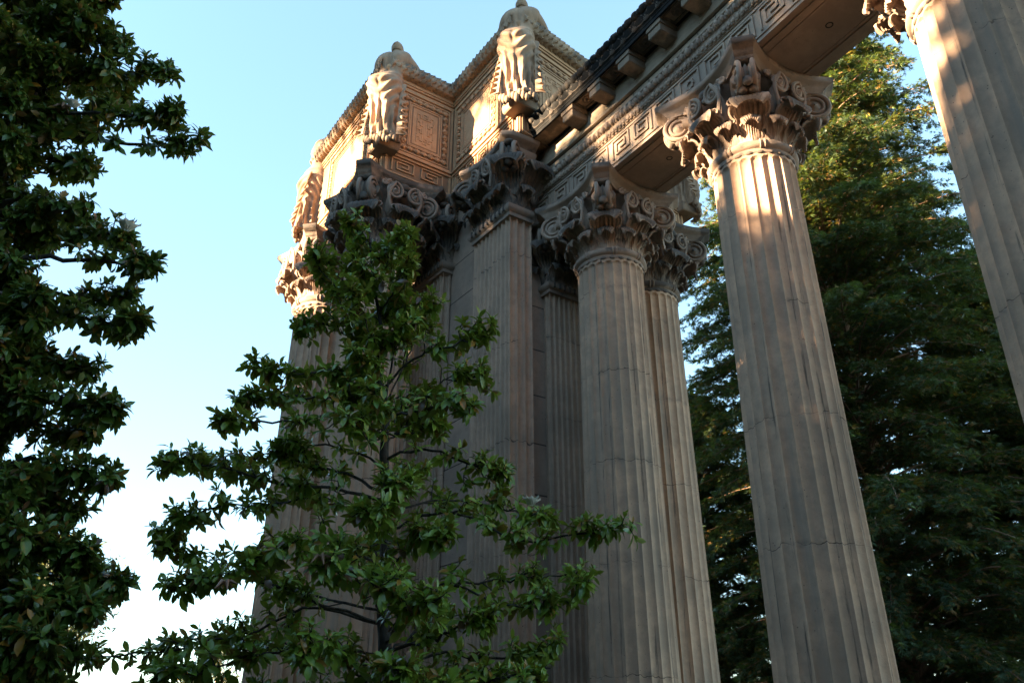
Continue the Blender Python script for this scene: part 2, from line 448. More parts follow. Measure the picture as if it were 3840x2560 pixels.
def scrollet_mesh(mat):
    """pair of small S scrolls that climbs under one half of an abacus side"""
    b = MB()
    for sgn in (-1, 1):
        for (y, z, x, R, fl) in ((.40, 1.64, 1.20, .105, 1), (.60, 1.57, 1.27, .085, -1)):
            xs, zs, r = spiral(R, 1.7, 30, .16)
            b.tube(np.stack([np.full(30, x), sgn * (y + fl * xs), z + zs], -1), .034 * (.5 + .5 * r / R), 6)
            b.ell((x - .03, sgn * y, z), (.05, R * .8, R * .8), 8, 6)
        b.tube(spline([(1.2, sgn * .38, 1.75), (1.22, sgn * .50, 1.66), (1.25, sgn * .6, 1.49)], 8), .035, 6)
    b.tube([(1.17, y, 1.715) for y in np.linspace(-.42, .42, 7)], .03, 6)
    return b.mesh("scroll_ornament", mat, 45)

def abacus_outline(R, half, sag, n=17):
    pts = []
    for k in range(4):
        a0, a1 = PI / 4 + k * PI / 2, PI / 4 + (k + 1) * PI / 2
        d0, d1 = np.array([math.cos(a0), math.sin(a0)]), np.array([math.cos(a1), math.sin(a1)])
        p0 = d0 * R + np.array([-d0[1], d0[0]]) * half; p1 = d1 * R + np.array([d1[1], -d1[0]]) * half
        m = (d0 + d1); m /= np.linalg.norm(m)
        for t in np.linspace(0, 1, n):
            pts.append(p0 * (1 - t) + p1 * t - m * sag * (1 - (2 * t - 1) ** 2))
    return np.array(pts)
ABP = [(-.23, 1.66), (-.21, 1.73), (-.17, 1.76), (-.155, 1.80), (-.10, 1.86), (-.02, 1.90), (0, 1.93), (0.012, 1.985), (0, 2.05)]
def abacus_mesh(mat):
    b = MB(); rings = []
    for off, z in ABP:
        o = abacus_outline(2.03 + off * 1.2, .235 + off * .15, .33 - off * .15)
        rings.append(np.concatenate([o, np.full((len(o), 1), z)], 1))
    P = np.array(rings); b.grid(P, cv=True, flip=True)
    for r, fl in ((P[0], 1), (P[-1], 0)):
        n = len(r); c = r.mean(0); i = np.arange(n); j = (i + 1) % n
        T = np.stack([i, j, np.full(n, n)], -1)
        b.add(np.vstack([r, c]), T=T[:, ::-1] if fl else T)
    return b.mesh("abacus", mat, 35)

def bell_mesh(mat):
    b = MB()
    b.lathe([(.87, -.24), (.905, -.225), (.92, -.16), (.92, -.13), (.945, -.11), (.985, -.08), (1.0, -.02), (.985, .04), (.945, .07), (.87, .08),
             (.86, .5), (.88, .9), (.95, 1.25), (1.06, 1.5), (1.16, 1.62), (1.18, 1.70), (.2, 1.72)], 96)
    for k in range(8):                      # ribbon bound round the ring
        a = k * PI / 4 + .2
        for da in (-.05, .05):
            th = np.linspace(0, 2 * PI, 13)[:-1]
            P = np.stack([.925 + .082 * np.cos(th), np.zeros(12), -.02 + .10 * np.sin(th)], -1)
            b.tube(np.vstack([P, P[:1]]), .022, 5, M=rotz(a + da))
    # scalloped lip above the flutes
    for k in range(24):
        a = (k + .5) * 2 * PI / 24
        b.ell((.905, 0, -.215), (.03, .085, .045), 8, 6, M=rotz(a))
    return b.mesh("capital", mat, 40)

def capital_set(mat):
    d = {}
    d["bell"] = bell_mesh(mat); d["abacus"] = abacus_mesh(mat); d["volute"] = volute_mesh(mat)
    d["helix"] = helix_mesh(mat); d["scr"] = scrollet_mesh(mat)
    d["big"] = leaf_mesh("acanthus_leaf", mat, W=.43, h=.72, out=.30, c=.14, cup=.15, rib=.028)
    d["mid"] = leaf_mesh("tall_leaf", mat, W=.36, h=.70, out=.30, c=.13, cup=.13, rib=.026)
    d["small"] = leaf_mesh("small_leaf", mat, th=.04, W=.215, h=.42, out=.10, c=.10, cup=.03, rib=.016, lobes=3, nt=20, ns=17, base=.8)
    return d
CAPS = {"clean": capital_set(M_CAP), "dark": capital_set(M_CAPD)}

def add_capital(root, kind, z, spread=1.0):
    c = CAPS[kind]
    cap = put("capital", c["bell"], root, (0, 0, z))
    put("abacus", c["abacus"], cap).scale = (spread, spread, 1)
    for k in range(4):
        a = PI / 4 + k * PI / 2
        put("volute", c["volute"], cap, (0, 0, 0), a).scale = (spread, 1, 1)
        put("side_scroll", c["helix"], cap, (0, 0, 0), a + PI / 4)
        put("scroll_ornament", c["scr"], cap, (0, 0, 0), a + PI / 4)
        put("acanthus_leaf", c["big"], cap, (.84 * math.cos(a), .84 * math.sin(a), .10), a)
        put("tall_leaf", c["mid"], cap, (.85 * math.cos(a + PI / 4), .85 * math.sin(a + PI / 4), .10), a + PI / 4)
    for k in range(12):
        a = (k + .5) * 2 * PI / 12
        put("small_leaf", c["small"], cap, (.86 * math.cos(a), .86 * math.sin(a), .08), a)
    return cap

# ------------------------------------------------------------------ shaft
def shaft_r(z): return .896 + .120 * (max(0, ZR - z) / 11.35) ** 1.3
def shaft_mesh(mat):
    b = MB(); NF, K = 24, 10
    top, bot = ZR - .30, .60
    zs = np.concatenate([[.42, .46, .52], bot + .11 * (1 - np.cos(np.linspace(0, PI / 2, 7))), np.linspace(.9, top - .3, 26),
                         top - .11 * np.sin(np.linspace(PI / 2, 0, 8)) ** 1.0, [top + .02, top + .08, ZR - .15]])
    zs = np.unique(np.round(zs, 4))
    th = np.arange(NF * K) * 2 * PI / (NF * K)
    loc = (((th / (2 * PI) * NF) + .5) % 1 - .5)
    P = np.zeros((len(zs), NF * K, 3))
    for i, z in enumerate(zs):
        R = shaft_r(z); x = loc * 2 * PI * R / NF; w = 2 * PI * R / NF * .455
        e = max(0, z - (top - w), (bot + w) - z)
        dd = 1 - (x / w) ** 2 - (e / w) ** 2
        r = R - .062 * np.sqrt(np.clip(dd, 0, 1))
        P[i] = np.stack([r * np.cos(th), r * np.sin(th), np.full_like(th, z)], -1)
    b.grid(P, cv=True, flip=True)
    return b.mesh("shaft", mat, 28)
ME_SHAFT = shaft_mesh(M_SHAFT)
def base_mesh(mat):
    b = MB()
    b.lathe([(1.30, .12), (1.36, .15), (1.38, .20), (1.36, .25), (1.22, .27), (1.15, .31), (1.13, .34), (1.17, .36), (1.17, .40), (1.10, .43), (1.0, .45), (.9, .46)], 64)
    b.box(-1.36, 1.36, -1.36, 1.36, 0, .125)
    return b.mesh("base", mat)
ME_BASE = base_mesh(M_SHAFT)

COLS = {}
def column(key, U, V, turn, kind, label, small=False):
    r = empty("fluted_column", bay2(U, V) if small else bay(U, V), BAZ + turn, label, "column", "fluted columns of the colonnade")
    put("shaft", ME_SHAFT, r, (0, 0, 0), 0); put("base", ME_BASE, r); add_capital(r, kind, ZR, 1.0 if small or key == "E" else .86)
    if small: r.scale = (MOD, MOD, MOD)
    COLS[key] = r
    return r
RC = 75.0       # plan radius of the colonnade
def arc(s, off=0.0):
    """point on the colonnade centre line: s metres along (negative towards the viewer), off = outward (+V)"""
    a = s / RC
    return (3.90 - RC + (RC + off) * math.cos(a), 0.8 + (RC + off) * math.sin(a))     # (V, U)
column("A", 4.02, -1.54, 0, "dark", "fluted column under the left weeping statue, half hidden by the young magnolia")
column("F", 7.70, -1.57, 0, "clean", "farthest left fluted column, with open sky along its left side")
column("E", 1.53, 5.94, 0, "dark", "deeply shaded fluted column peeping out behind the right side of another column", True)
for key, s, lab in (("B", 0.0, "fluted column in front of the pier, second of the free row from the right, with shaded capital"),
                    ("C", -5.15, "large fluted column in right half with a sunlit patch just below its capital"),
                    ("D", -10.40, "fluted column at the right edge, dappled with sun, its capital cut by the top of the picture")):
    V, U = arc(s)
    column(key, U, V, s / RC, "clean", lab, True)

# ------------------------------------------------------------------ pilasters
def rect_loop(hw, d, off):
    """open U-shaped loop round a pilaster: front is -y"""
    return np.array([(-hw - off, d), (-hw - off, -off), (hw + off, -off), (hw + off, d)])
def pilaster_meshes():
    hw, dp = .82, .64
    b = MB(); top = ZR - .25; K = 9
    def fluted(n, L):
        xs = []; ds = []
        for i in range(n):
            for j in range(K):
                u = j / (K - 1) * 2 - 1
                xs.append((i + .5 + u * .42) / n * L); ds.append(.080 * math.sqrt(max(0, 1 - u * u)))
        return np.array([0] + xs + [L]), np.array([0] + ds + [0])
    zs = np.concatenate([[0, .5], np.linspace(.6, top - .2, 14), top - .1 * np.sin(np.linspace(PI / 2, 0, 6)), [top + .05, ZR]])
    def face(p0, p1, n, nrm):
        L = np.linalg.norm(np.subtract(p1, p0)); xs, ds = fluted(n, L)
        d = np.subtract(p1, p0) / L; P = []
        for z in zs:
            w = .09; e = max(0, z - (top - w), .6 + w - z); k = math.sqrt(max(0, 1 - (e / w) ** 2)) if e < w else 0
            q = np.array(p0)[None] + xs[:, None] * d - np.array(nrm) * (ds * k)[:, None]
            P.append(np.concatenate([q, np.full((len(q), 1), z)], 1))
        b.grid(np.array(P))
    face((-hw, 0), (hw, 0), 9, (0, -1)); face((hw, 0), (hw, dp), 3, (1, 0)); face((-hw, dp), (-hw, 0), 3, (-1, 0))
    b.box(-hw + .08, hw - .08, .06, dp, 0, ZR - .01)
    sh = b.mesh("shaft", M_WALLP, 28)
    b = MB(); P = []
    for off, z in [(0, -.26), (.05, -.25), (.05, -.15), (.07, -.13), (.115, -.09), (.135, -.03), (.12, .05), (.07, .09), (.0, .10), (-.01, .5), (.0, .9), (.08, 1.3), (.2, 1.55), (.26, 1.66), (.26, 1.72)]:
        o = rect_loop(hw, dp, off); P.append(np.concatenate([o, np.full((4, 1), z)], 1))
    b.grid(np.array(P)); b.box(-hw - .2, hw + .2, -.2, dp, 1.60, 1.70)
    for k in range(9):
        x = -hw + (k + .5) * 2 * hw / 9
        b.box(x - .025, x + .025, -.15, -.10, -.10, .06)
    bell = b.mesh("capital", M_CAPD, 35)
    b = MB(); rings = []
    hx, y0 = 1.22, -.40
    for off, z in ABP:
        o = off * 1.1; pts = []
        p = [(-hx - o, dp), (-hx - o, .15), (-hx - o + .02, y0 - o + .22), (-hx + .20, y0 - o)]
        fr = [(x, y0 - o + .22 * (1 - (x / 1.0) ** 2)) for x in np.linspace(-1.0, 1.0, 15)]
        q = [(hx - .20, y0 - o), (hx + o - .02, y0 - o + .22), (hx + o, .15), (hx + o, dp)]
        ring = np.array(p + fr + q); rings.append(np.concatenate([ring, np.full((len(ring), 1), z)], 1))
    P = np.array(rings); b.grid(P)
    for r in (P[0], P[-1]):
        n = len(r); c = np.array([[0, dp, r[0, 2]]]); i = np.arange(n - 1)
        T = np.stack([i, i + 1, np.full(n - 1, n)], -1); b.add(np.vstack([r, c]), T=T if r is P[-1] else T[:, ::-1])
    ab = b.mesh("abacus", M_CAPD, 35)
    return sh, bell, ab
M_WALLP = stone("pilaster_stone", base=(.52, .345, .24), alt=(.43, .30, .215), joints=2.35, streak=.5)
PM = pilaster_meshes()
def pilaster(U, V, turn, label, small=False):
    """U,V = middle of its front face"""
    r = empty("fluted_pilaster", bay2(U, V) if small else bay(U, V), BAZ + turn, label, "pilaster", "fluted pilasters of the pier")
    if small: r.scale = (MOD, MOD, MOD)
    put("shaft", PM[0], r); cap = put("capital", PM[1], r, (0, 0, ZR)); put("abacus", PM[2], cap)
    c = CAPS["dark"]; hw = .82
    for sx in (-1, 1):
        a = -PI / 2 + sx * PI / 4
        put("volute", c["volute"], cap, (sx * -.06, .94, 0), a)
        put("acanthus_leaf", c["big"], cap, (sx * (hw - .06), .06, .42), a)
        put("small_leaf", c["small"], cap, (sx * (hw - .02), .35, .10), -PI / 2 + sx * PI / 2)
        put("acanthus_leaf", c["big"], cap, (sx * (hw - .05), .62, .40), -PI / 2 + sx * PI / 2)
        put("small_leaf", c["small"], cap, (sx * .25, .02, .10), -PI / 2)
        put("small_leaf", c["small"], cap, (sx * .68, .02, .10), -PI / 2)
    put("tall_leaf", c["mid"], cap, (0, 0, .12), -PI / 2)
    put("side_scroll", c["helix"], cap, (0, .98, 0), -PI / 2)
    put("scroll_ornament", c["scr"], cap, (0, 1.0, 0), -PI / 2)
    return r
# front of the first two looks towards -V ; bay local x=V,y=U so turning -90deg puts their -y front towards -V
pilaster(.82, 0.0, -PI / 2, "broad fluted pilaster standing under the right weeping statue, corner edge towards the viewer")
pilaster(4.07, .02, -PI / 2, "fluted pilaster in the recess right behind the column with the magnolia")
pilaster(2.52, 3.92, 0, "short fluted pilaster in the dark gap behind the column right of the broad pilaster", True)

# ------------------------------------------------------------------ pier wall behind the pilasters
w = MB()
w.box(.30, 3.5, .30, 7.6, 0, ZA)
wall = w.build("pier_wall", M_WALL, None, bay(0, 0), BAZ)
tag(wall, "stone pier wall with level joints behind the pilasters, streaked black in its inner corner", "wall")
# ------------------------------------------------------------------ Greek key
KEY = [[(0, 0), (0, 1), (1.15, 1), (1.15, .17), (.27, .17), (.27, .75), (.87, .75), (.87, .42), (.56, .42)], ]
def key_band(b, L, z0, z1, wdt=.055, put_bar=None, rosette=True):
    """fills band 0..L with meander strips through put_bar(s0,s1,z0,z1)"""
    H = z1 - z0; unit = H * 1.38; n = max(1, int(L / unit)); unit = L / n
    for i in range(n):
        s0 = i * unit
        if rosette and i % 4 == 3:
            put_bar(s0 + .08 * unit, s0 + .86 * unit, z0, z0 + wdt); put_bar(s0 + .08 * unit, s0 + .86 * unit, z1 - wdt, z1)
            put_bar(s0 + .08 * unit, s0 + .08 * unit + wdt, z0 + wdt, z1 - wdt); put_bar(s0 + .86 * unit - wdt, s0 + .86 * unit, z0 + wdt, z1 - wdt)
            cxs, czs = s0 + .47 * unit, (z0 + z1) / 2
            for k in range(8):
                a = k * PI / 4
                put_bar(cxs + .11 * math.cos(a) - .035, cxs + .11 * math.cos(a) + .035, czs + .11 * math.sin(a) - .035, czs + .11 * math.sin(a) + .035)
            continue
        q = [(s0 + (.06 + .74 * (x / 1.15)) * unit, z0 + y * (H - wdt)) for x, y in KEY[0]]
        if i % 2: q = [(2 * s0 + .88 * unit - x, z) for x, z in q]
        for (xa, za), (xb, zb) in zip(q[:-1], q[1:]):
            put_bar(min(xa, xb), max(xa, xb) + wdt, min(za, zb), max(za, zb) + wdt)

# ------------------------------------------------------------------ entablature (curved)
S0, S1 = 2.10, -15.6
def sweep(b, prof, s0=S0, s1=S1, ds=.4, close=True):
    """prof: list of (off, z); off measured from the centre line"""
    n = max(2, int(abs(s1 - s0) / ds) + 1); P = []
    for s in np.linspace(s0, s1, n):
        P.append([(*arc(s, o), z) for o, z in prof])
    P = np.array(P); b.grid(P, cv=close)
    if close:
        for r, fl in ((P[0], 0), (P[-1], 1)):
            m = len(r); c = r.mean(0); i = np.arange(m); j = (i + 1) % m
            T = np.stack([i, j, np.full(m, m)], -1); b.add(np.vstack([r, c]), T=T[:, ::-1] if fl else T)
def abar(b, s0, s1, z0, z1, o0, o1):
    sweep(b, [(o0, z0), (o0, z1), (o1, z1), (o1, z0)], s0, s1, .5)
ent = empty("entablature", bay2(0, 0), BAZ, "curved stone entablature with carved bands and blocks running over the columns to the top right", "entablature")
ent.scale = (MOD, MOD, MOD)
FR = -.97     # front face offset of the architrave (towards the viewer's side)
b = MB()
sweep(b, [(FR, ZA), (FR, ZA + .98), (FR - .03, ZA + .985), (FR - .03, ZA + 1.02), (FR - .06, ZA + 1.05), (FR - .075, ZA + 1.16), (FR - .10, ZA + 1.20), (FR - .10, ZA + 1.25), (FR - .13, ZA + 1.27),
          (FR - .16, ZA + 1.40), (FR - .2, ZA + 1.43), (FR - .2, ZA + 1.47), (1.17, ZA + 1.47), (1.17, ZA + 1.43), (1.0, ZA + 1.2), (.97, ZA + .98), (.97, ZA)])
# meander on the front face
Ltot = abs(S1 - S0)
key_band(b, Ltot, ZA + .20, ZA + .82, .050, lambda a, c, z0, z1: abar(b, S0 - a, S0 - c, z0, z1, FR - .045, FR + .01))
abar(b, S0, S1, ZA + .10, ZA + .15, FR - .03, FR + .01); abar(b, S0, S1, ZA + .87, ZA + .92, FR - .03, FR + .01)
arch = b.build("architrave", M_ARCH, ent)
# egg row and leaf row as its mouldings
b = MB()
s = S0
while s > S1:
    V, U = arc(s, FR - .15); a = s / RC
    k_ = rng.uniform(.85, 1.08); b.ell((rng.normal(0, .006), rng.normal(0, .008), 0), (.085 * k_, .072 * k_, .115 * k_), 8, 7, M=rotz(a, (V, U, ZA + 1.345)))
    V, U = arc(s - .10, FR - .15)
    b.ell((0, 0, 0), (.05, .022, .12), 6, 5, M=rotz(a, (V, U, ZA + 1.34)))
    s -= .20
b.build("egg_moulding", M_ARCH, arch)
b = MB(); s = S0
while s > S1:
    V, U = arc(s, FR - .075); a = s / RC
    k_ = rng.uniform(.75, 1.1); b.ell((0, rng.normal(0, .008), 0), (.05 * k_, .06 * k_, .09 * k_), 8, 6, M=rotz(a, (V, U, ZA + 1.12)))
    b.ell((0, .075, .0), (.035, .022, .07), 6, 5, M=rotz(a, (V, U, ZA + 1.10)))
    b.ell((0, .0375, -.075), (.025, .05, .022), 6, 5, M=rotz(a, (V, U, ZA + 1.10)))
    s -= .15
b.build("leaf_moulding", M_ARCH, arch)
# soffit panel frame
b = MB()
for o0, o1 in ((-.80, -.62), (.62, .80)): sweep(b, [(o0, ZA - .035), (o0, ZA + .02), (o1, ZA + .02), (o1, ZA - .035)])
for k in range(3):
    for sa in (-1.05 - k * 5.18, -4.25 - k * 5.18):
        abar(b, sa + .09, sa - .09, ZA - .034, ZA + .01, -.62, .62)
    for o0, o1 in ((-.58, -.53), (.53, .58)): abar(b, -1.2 - k * 5.18, -4.1 - k * 5.18, ZA - .018, ZA + .01, o0, o1)
b.build("soffit_border", M_ARCH, arch)
b = MB()
b.lathe([(.085, -.002), (.082, -.006), (.06, -.006), (.05, .02), (.005, .02)], 20)
m_hole = b.mesh("soffit_hole", plain("hole_shade_paint", (.012, .011, .010), .8))  # near-black disc paints the shade inside a soffit hole
for s in (-2.6, -7.75, -12.9):
    V, U = arc(s, 0); put("soffit_hole", m_hole, arch, (V, U, ZA))
# frieze
ZF = ZA + 1.47
b = MB(); sweep(b, [(FR + .04, ZF), (FR + .04, ZF + .66), (.93, ZF + .66), (.93, ZF)])
fri = b.build("frieze", M_FRIEZE, ent)
b = MB(); s = S0 - .2; i = 0
m = 0
while s > S1:                              # upright joints, thin raised arrises on both sides of each cut
    for ds in (0, ):
        abar(b, s, s - .012, ZF + .02, ZF + .40, FR + .030, FR + .045)
    s -= .62; i += 1
abar(b, S0, S1, ZF + .43, ZF + .445, FR + .025, FR + .045)
b.build("block_joint", plain("joint_mortar", (.07, .06, .05), .95), fri)  # thin dark strips for the frieze block joints
b = MB(); sweep(b, [(FR - .06, ZF + .46), (FR - .06, ZF + 1.04), (1.0, ZF + 1.04), (1.0, ZF + .46)])
b.build("bed_moulding", M_FRIEZE, fri)
# modillion blocks
ZM = ZF + .72
bm = MB()
bm.box(-.57, .06, -.225, .225, 0, .21); bm.box(-.60, .06, -.26, .26, .225, .36)
bm.box(-.55, .0, -.205, .205, -.02, 0)
me_mod = bm.mesh("modillion", stone("modillion_stone", base=(.46, .33, .22), alt=(.42, .30, .20), streak=.1, crust=.05))
s = -.35; Ms = []
while s > S1 + .4:
    V, U = arc(s, FR - .05); put("modillion", me_mod, ent, (V, U, ZM), s / RC); Ms.append(s); s -= 1.25
# cornice
b = MB()
CF = FR - .68      # front edge of the corona
ZC = ZM + .36
sweep(b, [(CF, ZC), (CF, ZC + .10), (CF - .02, ZC + .12), (CF - .02, ZC + .16), (CF - .06, ZC + .20), (CF - .12, ZC + .28), (CF - .16, ZC + .40), (CF - .17, ZC + .46), (CF - .10, ZC + .48),
          (CF - .10, ZC + .72), (1.0, ZC + .74), (1.0, ZC), (-.2, ZC), (-.2, ZC + .04), (FR - .1, ZC + .05), (FR - .60, ZC + .05), (FR - .62, ZC)])
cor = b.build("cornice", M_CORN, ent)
# warm soffit lining with a rosette in each coffer
b = MB()
sweep(b, [(FR - .60, ZC + .035), (FR - .60, ZC + .06), (FR - .1, ZC + .06), (FR - .1, ZC + .035)])
for k in range(len(Ms) - 1):
    sm = (Ms[k] + Ms[k + 1]) / 2
    for o0, o1 in ((FR - .57, FR - .53), (FR - .20, FR - .16)): abar(b, sm + .34, sm - .34, ZC + .0, ZC + .04, o0, o1)
    for e in (.34, -.30): abar(b, sm + e, sm + e - .04, ZC + .002, ZC + .04, FR - .53, FR - .20)
    V, U = arc(sm, FR - .36)
    for j in range(8):
        a = j * PI / 4; b.ell((.10 * math.cos(a), .10 * math.sin(a), 0), (.07, .07, .03), 8, 5, M=rotz(0, (V, U, ZC + .03)))
    b.ell((0, 0, 0), (.06, .06, .06), 8, 6, M=rotz(0, (V, U, ZC + .02)))
b.build("coffer_soffit", stone("coffer_stone", base=(.36, .25, .165), alt=(.27, .19, .13), crust=.3), cor)
# anthemion frieze on the cyma
b = MB(); s = S0; i = 0
def cyma(t): return CF - .03 - .13 * t, ZC + .17 + .27 * t
while s > S1:
    a = s / RC
    if i % 2 == 0:
        for k in range(-3, 4):
            ang = k * .42; L = .15 - .012 * abs(k)
            pts = []
            for q in np.linspace(0, 1, 5):
                t = .12 + (q * L * math.cos(ang) * (1 + .1 * q)) / .30; ds = q * L * math.sin(ang)
                o, z = cyma(t); V, U = arc(s + ds, o - .012); pts.append((V, U, z))
            b.tube(pts, [.012, .02, .026, .03, .012], 5)
    else:
        for sg in (-1, 1):
            xs, zs, r = spiral(.075, 1.5, 18, .2)
            pts = []
            for x_, z_ in zip(xs, zs):
                o, z = cyma(.52 + z_ / .30); V, U = arc(s + sg * (.10 + x_), o - .012); pts.append((V, U, z))
            b.tube(pts, .02 * (.5 + .5 * r / .075), 5)
        pts = []
        for q in np.linspace(-1, 1, 9):
            o, z = cyma(.18 + .1 * q * q); V, U = arc(s + .2 * q, o - .012); pts.append((V, U, z))
        b.tube(pts, .02, 5)
    s -= .235; i += 1
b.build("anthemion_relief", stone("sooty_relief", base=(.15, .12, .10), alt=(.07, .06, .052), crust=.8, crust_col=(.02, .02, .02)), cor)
# roll of big beads on the top edge
b = MB(); zb = ZC + .52
n = int(Ltot / .035); ss = np.linspace(S0, S1, n)
per = .30
ph = ((S0 - ss) % per) / per
rad = np.where(ph < .66, .10 + .05 * np.sqrt(np.clip(1 - ((ph - .33) / .33) ** 2, 0, 1)), np.where((ph > .72) & (ph < .80), .13, np.where((ph > .86) & (ph < .94), .13, .10)))
pts = np.array([(*arc(s_, CF - .12), zb) for s_ in ss])
b.tube(pts, rad, 14)
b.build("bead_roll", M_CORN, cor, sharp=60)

# ------------------------------------------------------------------ attic (the great stone planter box on the pier)
ZT = ZA + 3.95
LEDGE = ZA + .74
attic = empty("attic_box", bay(0, 0), BAZ, "stepped stone attic box above the pier with framed panels and garland rim, partly sunlit", "attic")
b = MB()
V0, V1, U0, U1, U2, U0R, VA, VB = -2.15, 6.75, -.45, 2.95, 8.15, .50, 2.18, 4.95
b.box(V0, V1, U1, U2, ZA, ZT - .5)
b.box(0.0, V1, U0R, U1 - .004, ZA, ZT - .503)
b.add([(0, U0, ZA + .001), (V1, U0R + .001, ZA + .001), (0, U0R + .001, ZA + .001), (0, U0, ZT - .504), (V1, U0R + .001, ZT - .504), (0, U0R + .001, ZT - .504)], [(0, 1, 4, 3), (2, 0, 3, 5)], [(0, 2, 1), (3, 4, 5)])
for V_, U_ in ((V0, U1), (V0, U2), (0, U0), (V1, U0R), (V1, U2)):
    b.ell((V_, U_, ZT - .44), (.24, .24, .20), 16, 10)
abox = b.build("wall", M_BOX, attic)

def shell(b, M, r=.085):
    """small carved shell: fan of lobes round a boss"""
    b.ell((0, .015, -.02), (r * .62, .05, r * .62), 8, 6, M=M)
    for k in range(-2, 3):
        a = k * .62
        b.ell((r * .85 * math.sin(a), .0, r * .85 * math.cos(a) - .02), (r * .30, .035, r * .42), 6, 5, M=M @ Matrix.Translation((0, 0, 0)))
def face(name_ext, p0, p1, left_in, right_in, plain_panel=True, drop=None):
    """decorate the wall face from p0 to p1 (V,U); outward normal is to the right of p0->p1.. y of the local frame points outward"""
    p0 = np.array(p0, float); p1 = np.array(p1, float); L = np.linalg.norm(p1 - p0); d = (p1 - p0) / L
    M = Matrix(((d[0], d[1], 0, p0[0]), (d[1], -d[0], 0, p0[1]), (0, 0, 1, 0), (0, 0, 0, 1)))   # local x along, y outward, z up
    def bar(bb, x0, x1, z0, z1, y=.05, y0=-.01): bb.box(x0, x1, y0, y, z0, z1, M=M)
    # key pattern of the lower band
    bb = MB()
    key_band(bb, L - .36, ZA + .13, ZA + .57, .036, lambda a, c, z0, z1: bar(bb, .18 + a, .18 + c, z0, z1, .04))
    bar(bb, 0, L, ZA + .62, LEDGE - .04, .05); bar(bb, 0, L, LEDGE - .036, LEDGE + .03, .10); bar(bb, .06, L - .06, ZA + .03, ZA + .07, .03)
    bar(bb, .05, .12, ZA + .07, ZA + .62, .03); bar(bb, L - .12, L - .05, ZA + .07, ZA + .62, .03)
    bb.build("fret_band", M_BOX, attic)
    # frame of the panel
    x0, x1, z0, z1 = left_in, L - right_in, LEDGE + .16, ZT - .98
    bb = MB()
    for off, w, y in ((-.10, .05, .05), (.0, .035, .03), (.26, .03, .035), (.31, .045, .02)):
        a0, a1, c0, c1 = x0 + off, x1 - off, z0 + off, z1 - off
        bar(bb, a0, a1, c0, c0 + w, y); bar(bb, a0, a1, c1 - w, c1, y)
        bar(bb, a0, a0 + w, c0 + w + .001, c1 - w - .001, y); bar(bb, a1 - w, a1, c0 + w + .001, c1 - w - .001, y)
    bar(bb, 0, L, ZT - .86, ZT - .80, .035); bar(bb, 0, L, ZT - .76, ZT - .70, .06); bar(bb, 0, L, ZT - .696, ZT - .60, .09)
    bb.build("panel_frame", M_BOX, attic)
    bb = MB()
    r = .098
    nx = max(2, round((x1 - x0 - .26) / .235)); nz = max(2, round((z1 - z0 - .26) / .235))
    for i in range(nx + 1):
        x = x0 + .15 + (x1 - x0 - .30) * i / nx
        shell(bb, M @ Matrix.Translation((x, .02, z1 - .15)), r)
        shell(bb, M @ Matrix.Translation((x, .02, z0 + .15)), r)
    for i in range(1, nz):
        z = z0 + .15 + (z1 - z0 - .30) * i / nz
        for x, s_ in ((x0 + .15, 1), (x1 - .15, -1)):
            shell(bb, M @ Matrix.Translation((x, .02, z)) @ Matrix.Rotation(s_ * -PI / 2, 4, 'Y'), r)
    bb.build("shell_border", M_BOX, attic)
    # inner panel
    bb = MB()
    bar(bb, x0 + .40, x1 - .40, z0 + .40, z1 - .40, .012, -.03)
    if plain_panel:
        i0, i1, j0, j1 = x0 + .46, x1 - .46, z0 + .46, z1 - .46
        n = int((j1 - j0) / .10)
        for q in range(n):
            zz = j0 + q * .10
            bar(bb, i0 + .0, i0 + .045, zz, zz + .05, .02); bar(bb, i1 - .045, i1, zz, zz + .05, .02)
        n = int((i1 - i0) / .10)
        for q in range(n):
            xx = i0 + q * .10
            bar(bb, xx, xx + .05, j0, j0 + .045, .02); bar(bb, xx, xx + .05, j1 - .045, j1, .02)
    else:
        i0, i1, j0, j1 = x0 + .52, x1 - .52, z0 + .50, z1 - .50
        w = .028
        n = int((j1 - j0) / .24); st = (j1 - j0) / n
        for q in range(n):
            zz = j0 + q * st
            for xa, sg in ((i0, 1), (i1, -1)):
                def B(u0, u1, v0, v1):
                    a0, a1 = xa + sg * u0, xa + sg * u1
                    bar(bb, min(a0, a1), max(a0, a1), zz + v0, zz + v1, .03)
                B(0, w, 0, st * .72); B(0, .13, st * .72, st * .72 + w); B(.13 - w, .13, st * .40, st * .72); B(.13 - w, .20, st * .40 - w, st * .40); B(.20 - w, .20, st * .40, st)
        n = max(1, int((i1 - i0 - .4) / .24)); st = (i1 - i0 - .4) / n
        for q in range(n):
            xx = i0 + .2 + q * st
            for zb_, sg in ((j0, 1), (j1, -1)):
                def B(u0, u1, v0, v1):
                    c0, c1 = zb_ + sg * v0, zb_ + sg * v1
                    bar(bb, xx + u0, xx + u1, min(c0, c1), max(c0, c1), .03)
                B(0, st * .72, 0, w); B(st * .72, st * .72 + w, 0, .13); B(st * .4, st * .72, .13 - w, .13); B(st * .4 - w, st * .4, .13 - w, .20); B(st * .4, st, .20 - w, .20)
        for xa in (i0 + .235, i1 - .235 - w): bar(bb, xa, xa + w, j0 + .25, j1 - .25, .02)
        for za in (j0 + .22, j1 - .22 - w): bar(bb, i0 + .235, i1 - .235, za, za + w, .02)
    bb.build("inner_panel", M_BOX, attic)
    # leaf garland on the rim
    bb = MB(); nrow = 10
    ds = .02; ns = int(L / ds) + 1; S = np.linspace(-.10, L + .10, ns)[:, None]; TH = (np.arange(nrow * 4) * 2 * PI / (nrow * 4))[None, :]
    k = TH / (2 * PI) * nrow; row = np.floor(k); fr = np.abs(k - row - .5) * 2
